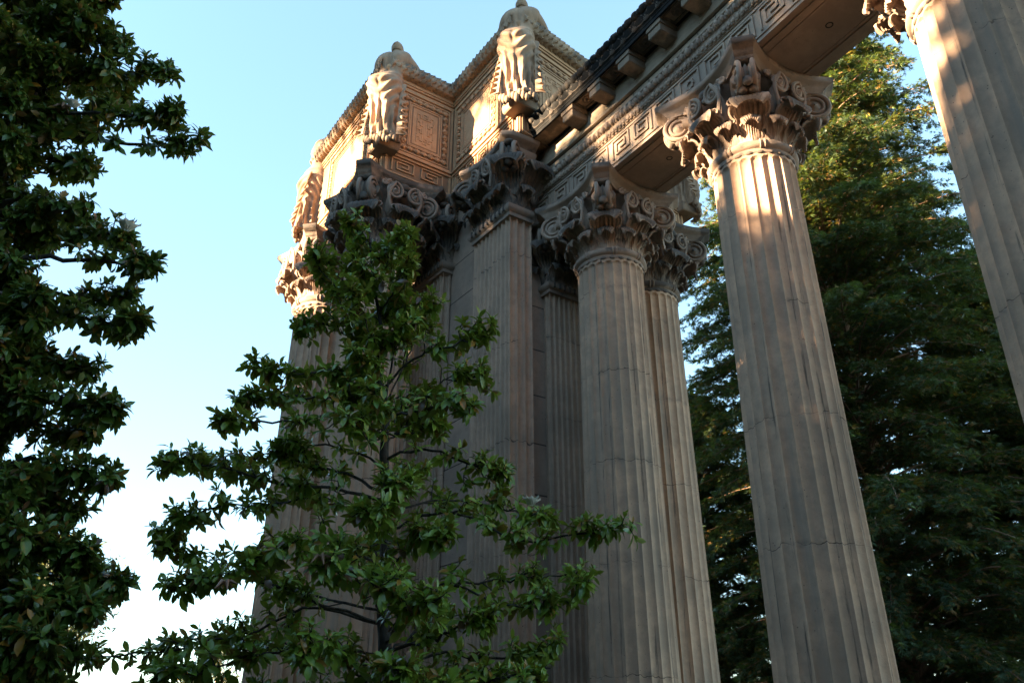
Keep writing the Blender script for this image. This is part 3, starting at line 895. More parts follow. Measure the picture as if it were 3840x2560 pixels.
    q = (S / .19 + (row % 2) * .5 - .45 * (1 - fr) + .0 * TH) % 1.0
    R = .235 * (1 + .30 * (q ** .8 - .4) * (1 - .55 * fr) + .05 * (1 - fr))
    if drop: R = R * 1.0
    P = np.stack([S * np.ones_like(TH), .10 + R * np.cos(TH), ZT - .33 + R * np.sin(TH) * 1.02], -1)
    bb.grid(P, cv=True, M=M)
    bar(bb, 0, L, ZT - .60, ZT - .40, .10, -.4)
    bb.build("leaf_garland", M_GUIL, attic, sharp=50)
face("l1", (V0, U2), (V0, U1), 1.15, 1.15)                                # sunlit left face (outward -V)
face("r1", (V0, U1), (0, U1), .40, .16, plain_panel=False)                # shaded return (outward -U)
face("l2", (0, U1 - .004), (0, U0), .20, 1.05)                            # second sunlit face
face("r2", (0, U0), (V1, U0R), .42, .9, plain_panel=False)

# low plinth under the free columns
b = MB()
sweep(b, [(-1.75, -PLINTH / MOD), (-1.75, -.004), (1.75, -.004), (1.75, -PLINTH / MOD)], 2.1, -15.6)
pl_ = b.build("paving_plinth", M_PAVE, None, bay2(0, 0), BAZ); pl_.scale = (MOD, MOD, MOD); tag(pl_, kind='structure')
# ------------------------------------------------------------------ weeping women on the corners of the attic
def statue_meshes():
    # local frame: +y looks into the box, -y is the back that we see; z=0 at the feet
    b = MB()
    NZ, NT_ = 150, 160
    H = 2.78
    key = np.array([  # z, half width, half depth, centre y, centre x
        (0.00, .40, .34, .06, .03), (.15, .37, .32, .05, .02), (.45, .345, .31, .04, .0), (.85, .385, .34, .04, -.02), (1.20, .46, .41, .04, -.04), (1.45, .50, .47, .05, -.05),
        (1.62, .475, .44, .09, -.05), (1.82, .385, .33, .17, -.03), (1.98, .345, .275, .22, .0), (2.18, .385, .29, .25, .02), (2.40, .475, .31, .27, .03), (2.56, .535, .30, .31, .03),
        (2.66, .48, .27, .36, .03), (2.74, .32, .21, .43, .03), (2.78, .17, .15, .48, .03)])
    z = np.linspace(0, H, NZ); th = np.linspace(0, 2 * PI, NT_, endpoint=False)
    a, d, cy, cx = [np.interp(z, key[:, 0], key[:, i])[:, None] for i in (1, 2, 3, 4)]
    sm = np.exp(-np.linspace(-2, 2, 9) ** 2); sm /= sm.sum()
    def smooth(x): return np.convolve(np.pad(x[:, 0], 4, mode='edge'), sm, 'valid')[:, None]
    a, d, cy, cx = map(smooth, (a, d, cy, cx))
    c, s_ = np.cos(th)[None], np.sin(th)[None]
    sq = (np.abs(c) ** 2.4 + np.abs(s_) ** 2.4) ** (-1 / 2.4)
    Z = z[:, None] * np.ones_like(c)
    back = np.clip(-s_, 0, 1)
    bump = 0 * Z
    # torso: spine groove and shoulder blades, buttocks
    up = np.clip((Z - 1.7) / .2, 0, 1)
    xx = c * a
    bump -= up * .055 * np.exp(-(xx / .05) ** 2) * back
    for sx in (-1, 1):
        bump += up * .07 * np.exp(-((xx - sx * .22) / .12) ** 2 - ((Z - 2.36) / .15) ** 2) * back
        bump += .06 * np.exp(-((xx + .04 - sx * .20) / .16) ** 2 - ((Z - 1.48) / .17) ** 2) * back
    bump -= .04 * np.exp(-((xx + .04) / .05) ** 2 - ((Z - 1.42) / .16) ** 2) * back
    # rolled girdle of cloth low on the hips
    roll = np.exp(-((Z - 1.72 - .12 * c) / .045) ** 2); bump += .05 * roll
    bump += .03 * np.exp(-((Z - 1.63 - .16 * c) / .035) ** 2)
    # skirt: swags sagging across, then vertical folds
    sk = np.clip((1.66 - Z) / .25, 0, 1); low = np.clip((1.15 - Z - .2 * c) / .5, 0, 1)
    swag = Z + .50 * (1 - (c - .25) ** 2) - .22 * c
    f1 = np.sin(swag * 24 + 1.2 * np.sin(th * 2)[None]); f1 = np.sign(f1) * np.abs(f1) ** .7
    bump += sk * (1 - .8 * low) * .034 * f1 * (.35 + .65 * np.clip((Z - .55) / .5, 0, 1))
    vf = np.sin(th * 11 + 2.6 * Z + .9 * np.sin(Z * 4)); bump += low * .058 * np.sign(vf) * np.abs(vf) ** .6
    vf2 = np.sin(th * 23 - 5 * Z + np.sin(Z * 7)); bump += low * .022 * vf2
    # one leg showing through
    bump += .07 * np.exp(-((xx - .13 - .1 * (Z - .8)) / .15) ** 2) * back * np.clip((1.3 - Z) / .4, 0, 1) * np.clip((Z - .2) / .3, 0, 1)
    r = sq * (1 + 0 * Z)
    X = cx + (a * r + bump) * c; Y = cy + (d * r + bump) * s_
    P = np.stack([X, Y, Z], -1)
    b.grid(P, cv=True, flip=True)
    for row, zc, fl in ((P[0], 0, 1), (P[-1], H, 0)):
        n = NT_; i = np.arange(n); j = (i + 1) % n
        T = np.stack([i, j, np.full(n, n)], -1); b.add(np.vstack([row, row.mean(0)]), T=T[:, ::-1] if fl else T)
    # neck and bowed head
    b.tube(spline([(.03, .40, 2.60), (.02, .47, 2.82), (.0, .52, 2.95)], 8), [.17, .155, .14, .13, .13, .13, .13, .13], 16)
    b.ell((.0, .56, 3.03), (.165, .20, .19), 24, 16)
    b.ell((.0, .76, 3.02), (.05, .06, .05), 10, 8); b.ell((.0, .66, 2.90), (.11, .10, .09), 12, 8)
    for sx in (-1, 1): b.ell((sx * .165, .56, 3.05), (.025, .04, .05), 8, 6)
    # arms folded on the rim, each tapering to the hand
    for sx in (-1, 1):
        sh, el, wr, hd = (sx * .42, .34, 2.48), (sx * .66, .98, 2.40), (sx * .40, 1.16, 2.54), (sx * .34, 1.14, 2.62)
        b.tube(spline([(sx * .25, .30, 2.55), sh, (sx * .57, .64, 2.44), el], 16), np.concatenate([np.linspace(.16, .175, 5), np.linspace(.165, .105, 11)]), 18)
        b.tube(spline([el, (sx * .56, 1.10, 2.48), wr], 12), np.linspace(.11, .068, 12), 16)
        b.ell((sx * .66, .98, 2.40), (.11, .11, .105), 14, 10)
        b.ell((sx * .43, 1.13, 2.61), (.10, .075, .045), 12, 8)
        for k in range(4):
            o = np.array([sx * .36, 1.08 + k * .038, 2.62]); L = (.10, .12, .115, .09)[k]
            b.tube([o, o + (-sx * L * .5, .0, .012), o + (-sx * L, .01, -.012)], [.021, .019, .013], 8)
        b.tube([(sx * .46, 1.06, 2.62), (sx * .40, 1.0, 2.63), (sx * .34, .99, 2.62)], [.024, .021, .015], 8)
    # feet
    for sx in (-.16, .20): b.ell((sx, -.22, .03), (.09, .17, .07), 12, 8)
    me = b.mesh("tmp", None, None)
    o = bpy.data.objects.new("tmp", me); COL.objects.link(o)
    m = o.modifiers.new("r", 'REMESH'); m.mode = 'VOXEL'; m.voxel_size = .016; m.use_smooth_shade = True
    m2 = o.modifiers.new("s", 'SMOOTH'); m2.iterations = 2; m2.factor = .4
    bpy.context.view_layer.update()
    dg = bpy.context.evaluated_depsgraph_get()
    body = bpy.data.meshes.new_from_object(o.evaluated_get(dg)); body.name = "body"
    bpy.data.objects.remove(o); bpy.data.meshes.remove(me)
    body.materials.clear(); body.materials.append(M_STAT)
    body.polygons.foreach_set("use_smooth", np.ones(len(body.polygons), bool))
    # hair: cap with waves and a bun
    b = MB()
    ph = np.linspace(-.5, PI / 2, 20)[:, None]; t2 = np.arange(40)[None, :] * 2 * PI / 40
    R = 1 + .035 * np.sin(ph * 22 + 2 * np.sin(t2 * 3))
    P = np.stack([.178 * R * np.cos(ph) * np.cos(t2), .53 + .21 * R * np.cos(ph) * np.sin(t2), 3.06 + .185 * R * np.sin(ph) + 0 * t2], -1)
    b.grid(P, cv=True, flip=True)
    for k in range(7):
        a_ = k / 7 * 2 * PI
        b.tube([(.0 + .06 * math.cos(a_ + q) * (1 - .1 * q), .40 + .055 * math.sin(a_ + q), 3.12 + .045 * math.sin(q * 1.7 + k)) for q in np.linspace(0, 1.6, 7)], .035, 6)
    b.ell((.0, .40, 3.11), (.085, .085, .065), 12, 8)
    hair = b.mesh("hair", M_STAT, 60)
    # hanging tails of the drapery at both sides, folded zigzag and flaring towards the hem
    b = MB()
    for sx, x0, y0, zt, zb, fl in ((-1, -.40, .10, 1.50, .10, .14), (1, .41, .12, 1.62, -.02, .12)):
        n = 120; q = np.linspace(0, 1, n); zz = zt + (zb - zt) * q
        nf = 7.5 * q ** 1.2
        tri = np.arcsin(np.sin(nf * 2 * PI) * .97) * 2 / PI
        w = .10 + .15 * q
        rows = []
        for v in np.linspace(0, 1, 11):
            edge = v ** 1.5
            x = x0 + sx * (fl * q * .55 + w * v + .055 * tri * edge * np.clip(q * 3, 0, 1))
            y = y0 - .34 * q ** .7 + .13 * tri * edge * np.clip(q * 2.5, 0, 1) + .05 * v
            rows.append(np.stack([x, y, zz + .05 * tri * edge], -1))
        b.thick(np.array(rows), .03)
    dr = b.mesh("drapery", M_STAT, 60)
    # rocky corner block below the feet, running back into the wall
    b = MB()
    rings = []
    for zz, r_ in ((.05, .44), (-.02, .45), (-.08, .44), (-.16, .42), (-.18, .38)):
        t_ = np.linspace(0, 2 * PI, 25)[:-1]
        rr = r_ / (np.abs(np.cos(t_)) + np.abs(np.sin(t_))) * (1 + .012 * np.sin(t_ * 5 + zz * 20))
        rings.append(np.stack([rr * np.cos(t_) * 1.05, .16 + rr * np.sin(t_), np.full(24, zz)], -1))
    P = np.array(rings); b.grid(P, cv=True)
    for row in (P[0], P[-1]):
        i = np.arange(24); b.add(np.vstack([row, row.mean(0)]), T=np.stack([i, (i + 1) % 24, np.full(24, 24)], -1))
    for k in range(11):
        b.ell((-.42 + k * .084, -.20 - .10 * math.sin(k / 10 * PI), -.02 - .05 * (k % 3)), (.075, .07, .09 + .03 * (k % 2)), 9, 7)
    pl = b.mesh("plinth", M_STAT, 40)
    return body, hair, dr, pl
ST = statue_meshes()
def statue(V, U, turn, label, k=1.19, z=LEDGE + .06):
    r = empty("weeping_statue", (*bay(U, V)[:2], z), BAZ + turn, label, "statue", "weeping women statues on the attic corners")
    r.scale = (k * .83, k * .92, k * 1.08)
    for n, m in zip(("body", "hair", "drapery", "plinth"), ST): put(n, m, r)
    return r
# +y of the statue must look into the box: diagonal (+V,+U) is local (1,1) of the bay
def corner(V, U, dv, du, label):
    # stand just outside the corner, facing inwards along (-dv,-du)
    n = math.hypot(dv, du); e = .19
    ang = math.atan2(-du, -dv) - PI / 2
    statue(V + dv / n * e, U + du / n * e, ang, label)
corner(V0, U1, -1, -1, "weeping draped woman seen from behind on the left projecting corner of the attic")
corner(0, U0, -1, -1, "weeping draped woman seen from behind on the tallest corner, standing next to the dark cornice")
corner(V0, U2, -1, 1, "weeping draped woman at the far left end of the attic, in profile against sky")
corner(V1, U0R, 1, -1, "weeping draped woman mostly hidden behind the entablature, drapery showing under its soffit")
# ------------------------------------------------------------------ foliage tools
CP, SP = math.cos(math.radians(PITCH)), math.sin(math.radians(PITCH))
def at_px(px, py, Y):
    """point of the place seen at (px,py) of the 2352x1568 survey picture, Y metres away"""
    k = 2352 / 3840; f = 2987 * k
    x = (px - 1176) / f; y = -(py - 784) / f
    d = np.array([x, CP - y * SP, SP + y * CP]); d = d / d[1] * Y
    return d + np.array([0, 0, EYE])

def leaves_mesh(name, mat, pos, dirv, nrm, length, width, droop, rnd, rows=5):
    """many curved leaves: pos base, dirv axis, nrm upper side"""
    pos, dirv, nrm = (np.asarray(x, float) for x in (pos, dirv, nrm))
    N = len(pos)
    dirv = dirv / np.linalg.norm(dirv, axis=1, keepdims=True)
    side = np.cross(dirv, nrm); side /= (np.linalg.norm(side, axis=1, keepdims=True) + 1e-9)
    nrm = np.cross(side, dirv)
    t = np.linspace(0, 1, rows)
    prof = np.interp(t, [0, .12, .35, .62, .85, 1], [.06, .36, .84, 1.0, .74, .05])
    V = np.empty((N, rows, 3, 3))
    for i in range(rows):
        c = pos + dirv * (length * t[i])[:, None] - nrm * (droop * length * t[i] ** 2)[:, None]
        w = (width * prof[i] * .5)[:, None]
        lift = nrm * (width * prof[i] * .16)[:, None]
        V[:, i, 0] = c - side * w + lift; V[:, i, 1] = c; V[:, i, 2] = c + side * w + lift
    base = np.arange(N)[:, None, None] * rows * 3
    i = np.arange(rows - 1)[None, :, None] * 3; j = np.arange(2)[None, None, :]
    Q = np.stack([base + i + j, base + i + j + 1, base + i + 3 + j + 1, base + i + 3 + j], -1).reshape(-1, 4)
    b = MB(); b.add(V.reshape(-1, 3), Q, a=np.repeat(rnd, rows * 3))
    return b.mesh(name, mat, None, "leaf_rand")

def blades_mesh(name, mat, P, D, Nn, Ln, Wd, rr):
    """one kinked diamond per needle spray"""
    D = unit(D); S = unit(np.cross(D, Nn)); N2 = np.cross(S, D); m = P + D * (Ln * .45)[:, None]; w = (Wd * .5)[:, None]
    V = np.stack([P, m - S * w, P + D * Ln[:, None] - N2 * (Ln * .12)[:, None], m + S * w], 1).reshape(-1, 3)
    b = MB(); b.add(V, np.arange(len(V)).reshape(-1, 4), a=np.repeat(rr, 4))
    return b.mesh(name, mat, None, "leaf_rand")

def unit(v): return v / (np.linalg.norm(v, axis=-1, keepdims=True) + 1e-9)

def rosettes(tips, axes, n_lo=8, n_hi=13, L=.17, W=.062):
    P, D, Nn, Ln, Wd, Dr = [], [], [], [], [], []
    for p, ax in zip(tips, axes):
        n = rng.integers(n_lo, n_hi + 1)
        ax = unit(ax); ref = np.array([0, 0, 1.0]) if abs(ax[2]) < .9 else np.array([1.0, 0, 0])
        e1 = unit(np.cross(ax, ref)); e2 = np.cross(ax, e1)
        k = np.arange(n); az = k * 2.399 + rng.random() * 6
        tilt = np.radians(np.linspace(rng.uniform(8, 35), rng.uniform(85, 140), n) + rng.normal(0, 17, n))
        d = ax * np.cos(tilt)[:, None] + (e1 * np.cos(az)[:, None] + e2 * np.sin(az)[:, None]) * np.sin(tilt)[:, None]
        d = unit(d + np.array([0, 0, -.55]) * ((k / n) * rng.uniform(.2, 1.2, n))[:, None])
        nr = unit(ax + np.array([0, 0, .5]) - d * (d @ (ax + np.array([0, 0, .5])))[:, None] + rng.normal(0, .18, (n, 3)))
        P.append(p - ax * (k / n * .10)[:, None] + rng.normal(0, .006, (n, 3))); D.append(d); Nn.append(nr)
        ln = L * rng.uniform(.55, 1.22, n) * np.linspace(.72, 1.05, n); Ln.append(ln); Wd.append(ln * W / L * rng.uniform(.85, 1.15, n)); Dr.append(rng.uniform(-.05, .50, n))
    return [np.concatenate(x) for x in (P, D, Nn, Ln, Wd, Dr)]

def flower(parent, p, k=1.0):
    b = MB()
    for q in range(9):
        a = q * 2.399; tilt = .35 + .5 * (q / 9)
        t = np.linspace(0, 1, 6)[:, None]; s = np.linspace(-1, 1, 5)[None, :]
        w = .05 * np.sin(np.clip(t * 1.1 + .12, 0, 1) * PI) ** .6
        x = .02 + .11 * t * math.sin(tilt) + .03 * t ** 2; z = .11 * t * math.cos(tilt) + .03 * s ** 2 * t
        b.grid(np.stack([x + 0 * s, w * s, z + 0 * s], -1), M=rotz(a))
    b.ell((0, 0, .03), (.015, .015, .04), 8, 6)
    o = b.build("flower", M_PETAL, parent, tuple(p), 0, None); o.scale = (k, k, k); return o
def pod(parent, p):
    b = MB()
    for q in range(5):
        a = q * 1.3
        b.tube([(0, 0, 0), (.05 * math.cos(a), .05 * math.sin(a), .02), (.12 * math.cos(a), .12 * math.sin(a), -.01 - .02 * q)], [.01, .022, .006], 6)
    b.ell((0, 0, 0), (.025, .025, .04), 8, 6)
    return b.build("seed_pod", M_POD, parent, tuple(p), 0, None)

def broadleaf(name, root, trunk, trunk_r, limbs, extra=0, L=.17, W=.062, mat=None, dens=1.0, label=None, cat="tree", leaves=(8, 13), twig=(.22, .62), group=None, start=.28):
    """trunk: polyline; limbs: list of (polyline, radius, weight)"""
    r = empty(name, tuple(root), 0, label, cat, group); R0 = np.array(root)
    b = MB()
    tp = spline(trunk, 30); b.tube(tp - R0, np.linspace(trunk_r, trunk_r * .10, 30) * (1 + .06 * np.sin(np.arange(30) * 2.1)), 10)
    tips, axes = [], []
    for pl, rad, wgt in limbs:
        sp = spline(pl, 18); n = len(sp)
        sp[1:-1] += rng.normal(0, .018, (n - 2, 3))
        b.tube(sp - R0, np.linspace(rad, .010, n), 6)
        seg = np.linalg.norm(np.diff(sp, axis=0), axis=1); ln = seg.sum()
        cnt = max(2, int(ln * 11 * wgt * dens))
        for q in range(cnt):
            u = start + (1 - start) * rng.random() ** .75; i = min(n - 2, int(u * (n - 1))); p = sp[i] + (sp[i + 1] - sp[i]) * rng.random()
            t = unit(sp[i + 1] - sp[i]); rd = unit(rng.normal(0, 1, 3)); rd[2] *= .2; rd = unit(rd - t * (rd @ t))
            d = unit(t * rng.uniform(.2, 1.0) + rd * rng.uniform(.5, 1.0) + np.array([0, 0, .38]))
            l = rng.uniform(*twig) * (1.15 - .4 * u)
            e = p + d * l; mid = p + d * l * .5 + np.array([0, 0, -.03]) + rng.normal(0, .02, 3)
            b.tube(np.array([p, mid, e]) - R0, [.010, .008, .006], 4, caps=False)
            tips.append(e); axes.append(d + np.array([0, 0, .35]))
            if rng.random() < .55:
                d2 = unit(d + rng.normal(0, .6, 3)); e2 = mid + d2 * l * .55
                b.tube(np.array([mid, e2]) - R0, [.007, .005], 4, caps=False); tips.append(e2); axes.append(d2 + np.array([0, 0, .35]))
        tips.append(sp[-1]); axes.append(sp[-1] - sp[-2] + np.array([0, 0, .1]))
    put("trunk", b.mesh("trunk", M_BARK, 60), r)
    P, D, Nn, Ln, Wd, Dr = rosettes(np.array(tips), np.array(axes), leaves[0], leaves[1], L, W)
    me = leaves_mesh("crown", mat, P - R0, D, Nn, Ln, Wd, Dr, rng.random(len(P)))
    put("crown", me, r)
    return r, np.array(tips)

# ------------------------------------------------------------------ young magnolia in front of the pier
Y0 = 10.4
trunk = [at_px(886, 1900, Y0) * [1, 1, 0] + [0, 0, -.1], at_px(886, 1568, Y0), at_px(880, 1400, Y0 + .1), at_px(888, 1200, Y0), at_px(882, 1050, Y0 - .1), at_px(886, 930, Y0), at_px(866, 850, Y0 + .05), at_px(876, 760, Y0), at_px(856, 640, Y0), at_px(848, 525, Y0)]
TSP = spline(trunk, 200)
def L_(pts, rad=.035, w=1.0):
    """pts: (px, py, metres nearer(-)/farther(+) than the trunk)"""
    q = [at_px(x, y, Y0 + d) for x, y, d in pts]; zz = q[0][2] + rng.uniform(-.22, .12)
    q[0] = TSP[np.argmin(np.abs(TSP[:, 2] - zz))].copy()
    return (q, rad * rng.uniform(.45, .8), w)
limbs = [
    # left side, top to bottom
    L_([(872, 740, 0), (800, 690, -.1), (735, 610, -.15), (720, 585, -.2)], .022),
    L_([(866, 690, 0), (830, 620, .2), (800, 575, .3)], .018),
    L_([(876, 800, 0), (800, 770, .25), (720, 740, .4), (690, 765, .45)], .022),
    L_([(880, 880, 0), (800, 850, -.3), (700, 860, -.5), (615, 845, -.6), (580, 835, -.6)], .026, .85),
    L_([(882, 940, 0), (800, 915, .3), (690, 910, .5), (600, 915, .6), (565, 915, .6)], .028),
    L_([(884, 1000, 0), (780, 960, -.4), (660, 970, -.7), (560, 970, -.9), (518, 968, -.9)], .028, .9),
    L_([(884, 1060, 0), (790, 1030, .5), (690, 1020, .8), (640, 1040, .9)], .028),
    L_([(872, 1165, 0), (760, 1120, -.2), (640, 1110, -.4), (500, 1075, -.6), (385, 1058, -.7)], .036, 1.1),
    L_([(880, 1130, 0), (760, 1080, .6), (620, 1050, 1.0), (500, 1060, 1.2), (440, 1065, 1.2)], .03),
    L_([(866, 1190, 0), (740, 1140, .3), (620, 1160, .5), (480, 1170, .6), (415, 1195, .6)], .034, 1.1),
    L_([(868, 1290, 0), (760, 1240, -.7), (640, 1265, -1.2), (560, 1290, -1.4)], .032, 1.2),
    L_([(866, 1400, 0), (740, 1370, .2), (600, 1330, .5), (470, 1290, .6), (400, 1265, .6), (372, 1230, .6)], .036, 1.0),
    L_([(864, 1400, 0), (700, 1375, -.3), (580, 1330, -.6), (480, 1330, -.8), (405, 1350, -.9)], .034, 1.1),
    L_([(866, 1420, 0), (720, 1395, .1), (600, 1440, .2), (480, 1475, .3), (330, 1500, .3), (195, 1512, .3)], .034, .75),
    L_([(866, 1500, 0), (720, 1490, -.5), (600, 1500, -.9), (460, 1540, -1.0), (350, 1560, -1.1)], .034, 1.0),
    L_([(868, 1560, 0), (720, 1500, .6), (600, 1480, 1.0), (520, 1450, 1.2)], .032, .9),
    L_([(870, 1640, 0), (720, 1600, -.4), (580, 1600, -.8), (430, 1610, -.9)], .034, 1.1),
    # right side
    L_([(858, 640, 0), (900, 590, .1), (925, 545, .15)], .018),
    L_([(868, 700, 0), (920, 650, -.25), (945, 600, -.35)], .02),
    L_([(874, 790, 0), (930, 740, .3), (980, 705, .4), (1000, 695, .4)], .02),
    L_([(880, 860, 0), (960, 820, -.2), (1050, 790, -.4), (1118, 755, -.4)], .026, .9),
    L_([(882, 900, 0), (970, 900, .2), (1060, 870, .3), (1110, 870, .3)], .026, 1.0),
    L_([(884, 960, 0), (960, 945, -.5), (1040, 925, -.8), (1080, 935, -.8)], .026, 1.0),
    L_([(888, 1040, 0), (920, 985, .1), (970, 960, .4), (1010, 1000, .5)], .024, .8),
    L_([(888, 1080, 0), (960, 1030, -.3), (1050, 1050, -.4), (1120, 1085, -.4), (1165, 1080, -.4)], .026, .9),
    L_([(892, 1215, 0), (985, 1180, -.2), (1080, 1190, -.3), (1200, 1240, -.35), (1320, 1230, -.4), (1430, 1205, -.45)], .036, .95),
    L_([(890, 1200, 0), (990, 1150, .4), (1100, 1160, .6), (1200, 1180, .7), (1260, 1195, .7)], .03, .9),
    L_([(890, 1290, 0), (960, 1240, -.8), (1010, 1230, -1.3)], .03, 1.5),
    L_([(892, 1420, 0), (1000, 1345, -.2), (1090, 1365, -.3), (1180, 1390, -.4), (1280, 1385, -.45), (1355, 1350, -.5)], .036, .75),
    L_([(892, 1440, 0), (1010, 1360, .4), (1140, 1330, .6), (1230, 1330, .7), (1340, 1320, .75)], .03, .55),
    L_([(892, 1500, 0), (990, 1470, -.4), (1060, 1440, -.7), (1110, 1420, -.8)], .03, 1.3),
    L_([(892, 1540, 0), (1000, 1500, .3), (1120, 1510, .4), (1220, 1500, .4), (1280, 1480, .4)], .03, .9),
    L_([(890, 1600, 0), (1000, 1570, -.4), (1120, 1560, -.6), (1230, 1550, -.6)], .03, 1.2),
    L_([(888, 1660, 0), (980, 1600, -.9), (1050, 1580, -1.4)], .03, 1.3),
    L_([(884, 920, 0), (905, 800, -.1), (925, 680, -.15), (930, 580, -.2), (932, 545, -.2)], .024, .9),
    L_([(884, 930, 0), (840, 820, .1), (790, 720, .2), (755, 640, .2), (740, 600, .2)], .024, .9),
    L_([(884, 900, 0), (850, 780, -.4), (815, 690, -.6), (800, 640, -.7)], .022, .9),
    L_([(884, 920, 0), (930, 840, .4), (960, 760, .6), (975, 720, .6)], .022, .8),
    L_([(884, 980, 0), (870, 940, -.7), (860, 900, -1.2)], .024, 1.2),
    L_([(884, 1220, 0), (870, 1190, -.9), (850, 1170, -1.5)], .026, 1.3),
    L_([(884, 1400, 0), (890, 1350, -1.0), (880, 1340, -1.7)], .028, 1.3),
    # towards and away from the viewer
    L_([(884, 1010, 0), (850, 985, -.8), (800, 980, -1.2)], .026, 1.2),
    L_([(884, 1150, 0), (900, 1120, -.9), (900, 1110, -1.4)], .028, 1.1),
    L_([(884, 1350, 0), (800, 1310, -1.0), (740, 1300, -1.7)], .03, 1.3),
    L_([(884, 1450, 0), (940, 1400, -1.0), (990, 1380, -1.6)], .03, 1.2),
    L_([(884, 1560, 0), (780, 1510, -1.2), (700, 1500, -1.9)], .03, 1.3),
    L_([(884, 1560, 0), (900, 1540, -1.2), (920, 1540, -2.0)], .03, 1.2),
    L_([(884, 1100, 0), (930, 1080, .9), (960, 1080, 1.4)], .028, .8),
    L_([(884, 1300, 0), (860, 1260, 1.0), (820, 1250, 1.6)], .03, .8),
    L_([(884, 1480, 0), (980, 1430, 1.0), (1040, 1400, 1.6)], .03, .6),
]
# the leader and its short shoots
for k in range(15):
    u = rng.random(); p = spline(trunk[3:], 40)[int(8 + u * 30)]
    a = rng.random() * 2 * PI; l = .75 - .40 * u
    limbs.append(([p, p + np.array([math.cos(a) * l * .5, math.sin(a) * l * .5, .10]), p + np.array([math.cos(a) * l, math.sin(a) * l, .32])], .014, 1.5))
root = trunk[0]
mag, tips = broadleaf("magnolia_tree", root, trunk, .10, limbs, L=.178, W=.078, mat=M_MAG, dens=1.18, start=.14, leaves=(5, 12), twig=(.08, .36),
                      label="young magnolia with tiered leafy branches and a bare-looking trunk, in front of the pier")
for px, py, d in ((1220, 1160, -.62), ): flower(mag, at_px(px, py, Y0 + d) - np.array(root))
for px, py, d in ((738, 1280, -1.7), (520, 1338, -1.5), (1180, 1215, -.4)): pod(mag, at_px(px, py, Y0 + d) - np.array(root))

# ------------------------------------------------------------------ big magnolia at the left edge
Y1 = 9.3
TX = -7.3
tr = [np.array([TX, Y1, -.1]), np.array([TX, Y1, 3.5]), np.array([TX + .1, Y1 + .1, 7.0]), np.array([TX - .1, Y1, 10.5]), np.array([TX, Y1, 13.4])]
lim = []
def A_(z0, pts, rad=.045, w=1.0):
    q = at_px(*pts[0][:2], Y1)
    lim.append(([np.array([TX, Y1, q[2] - .45])] + [at_px(x, y, Y1 + d) for x, y, d in pts], rad, w))
A_(8.6, [(0, 60, .2), (90, 60, .3), (160, 40, .4)], w=1.3)
A_(8.2, [(40, 130, -.2), (160, 120, -.3), (240, 80, -.3), (290, 110, -.4)], w=1.1)
A_(8.0, [(60, 190, .1), (200, 190, .1), (320, 165, .1), (390, 165, .1)], w=.9)
A_(7.5, [(60, 250, -.3), (200, 260, -.4), (330, 265, -.5), (395, 265, -.5)], w=.9)
A_(7.0, [(60, 320, .2), (180, 320, .3), (300, 330, .3), (400, 330, .3), (455, 330, .3)], w=.55)
A_(6.8, [(40, 360, .0), (140, 370, .0), (210, 385, .0)], w=1.2)
A_(6.2, [(40, 450, -.4), (130, 470, -.5), (200, 480, -.5)], w=1.2)
A_(5.8, [(60, 540, .2), (170, 540, .2), (260, 540, .2), (290, 560, .2)], w=1.0)
A_(5.6, [(60, 590, -.2), (190, 600, -.3), (290, 605, -.3), (345, 610, -.3)], w=.8)
A_(5.2, [(50, 660, .3), (160, 680, .3), (260, 690, .3), (300, 680, .3)], w=.9)
A_(4.9, [(60, 700, -.3), (180, 730, -.4), (270, 750, -.4), (315, 745, -.4)], w=.9)
A_(4.4, [(40, 820, .0), (130, 840, .0), (210, 850, .0)], w=1.1)
A_(4.0, [(50, 900, -.3), (150, 920, -.4), (225, 935, -.4), (258, 945, -.4)], w=1.0)
A_(3.6, [(40, 980, .2), (130, 990, .2), (205, 1000, .2)], w=1.1)
A_(3.3, [(50, 1060, -.2), (150, 1085, -.2), (250, 1100, -.2)], w=.9)
A_(2.9, [(30, 1130, .1), (110, 1160, .1), (170, 1180, .1)], w=1.2)
A_(2.5, [(30, 1230, -.2), (120, 1260, -.2), (180, 1280, -.2)], w=1.2)
A_(2.2, [(40, 1310, .1), (140, 1330, .1), (230, 1330, .1), (268, 1335, .1)], w=.6)
A_(2.0, [(30, 1360, -.3), (130, 1390, -.3), (210, 1400, -.3)], w=1.1)
A_(1.7, [(20, 1450, .0), (90, 1480, .0), (150, 1500, .0)], w=1.1)
A_(1.4, [(10, 1540, -.2), (70, 1560, -.2), (130, 1590, -.2)], w=1.2)
nl = len(lim)
for k in range(100):          # inner body of the crown
    z = 1.2 + 11.6 * rng.random(); a = rng.uniform(-PI, PI); l = rng.uniform(.9, 1.75) * (1 if z < 9 else .9)
    p = np.array([TX, Y1, z - .25])
    if a > -1.3 and a < 1.3: l = min(l, 1.35)
    if z < 7: l *= .72
    e = p + np.array([math.cos(a) * l, math.sin(a) * l, .45])
    lim.append(([p, (p + e) / 2 + np.array([0, 0, .05]), e], .03, 1.25))
for k in range(84):           # side of the crown seen at the picture's edge
    py = rng.uniform(-40, 1600); px = rng.uniform(-10, 135 if py < 800 else 95); d = rng.uniform(-.9, .9)
    e = at_px(px, py, Y1 + d); p = np.array([TX, Y1, e[2] - .5])
    lim.append(([p, (p + e) / 2 + np.array([0, 0, .05]), e], .03, 1.3))
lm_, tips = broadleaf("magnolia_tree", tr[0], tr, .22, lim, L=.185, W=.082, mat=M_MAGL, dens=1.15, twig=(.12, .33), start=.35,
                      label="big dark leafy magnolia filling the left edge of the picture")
flower(lm_, at_px(290, 528, Y1 - .25) - np.array(tr[0]), 1.3); flower(lm_, at_px(165, 245, Y1 - .4) - np.array(tr[0]))
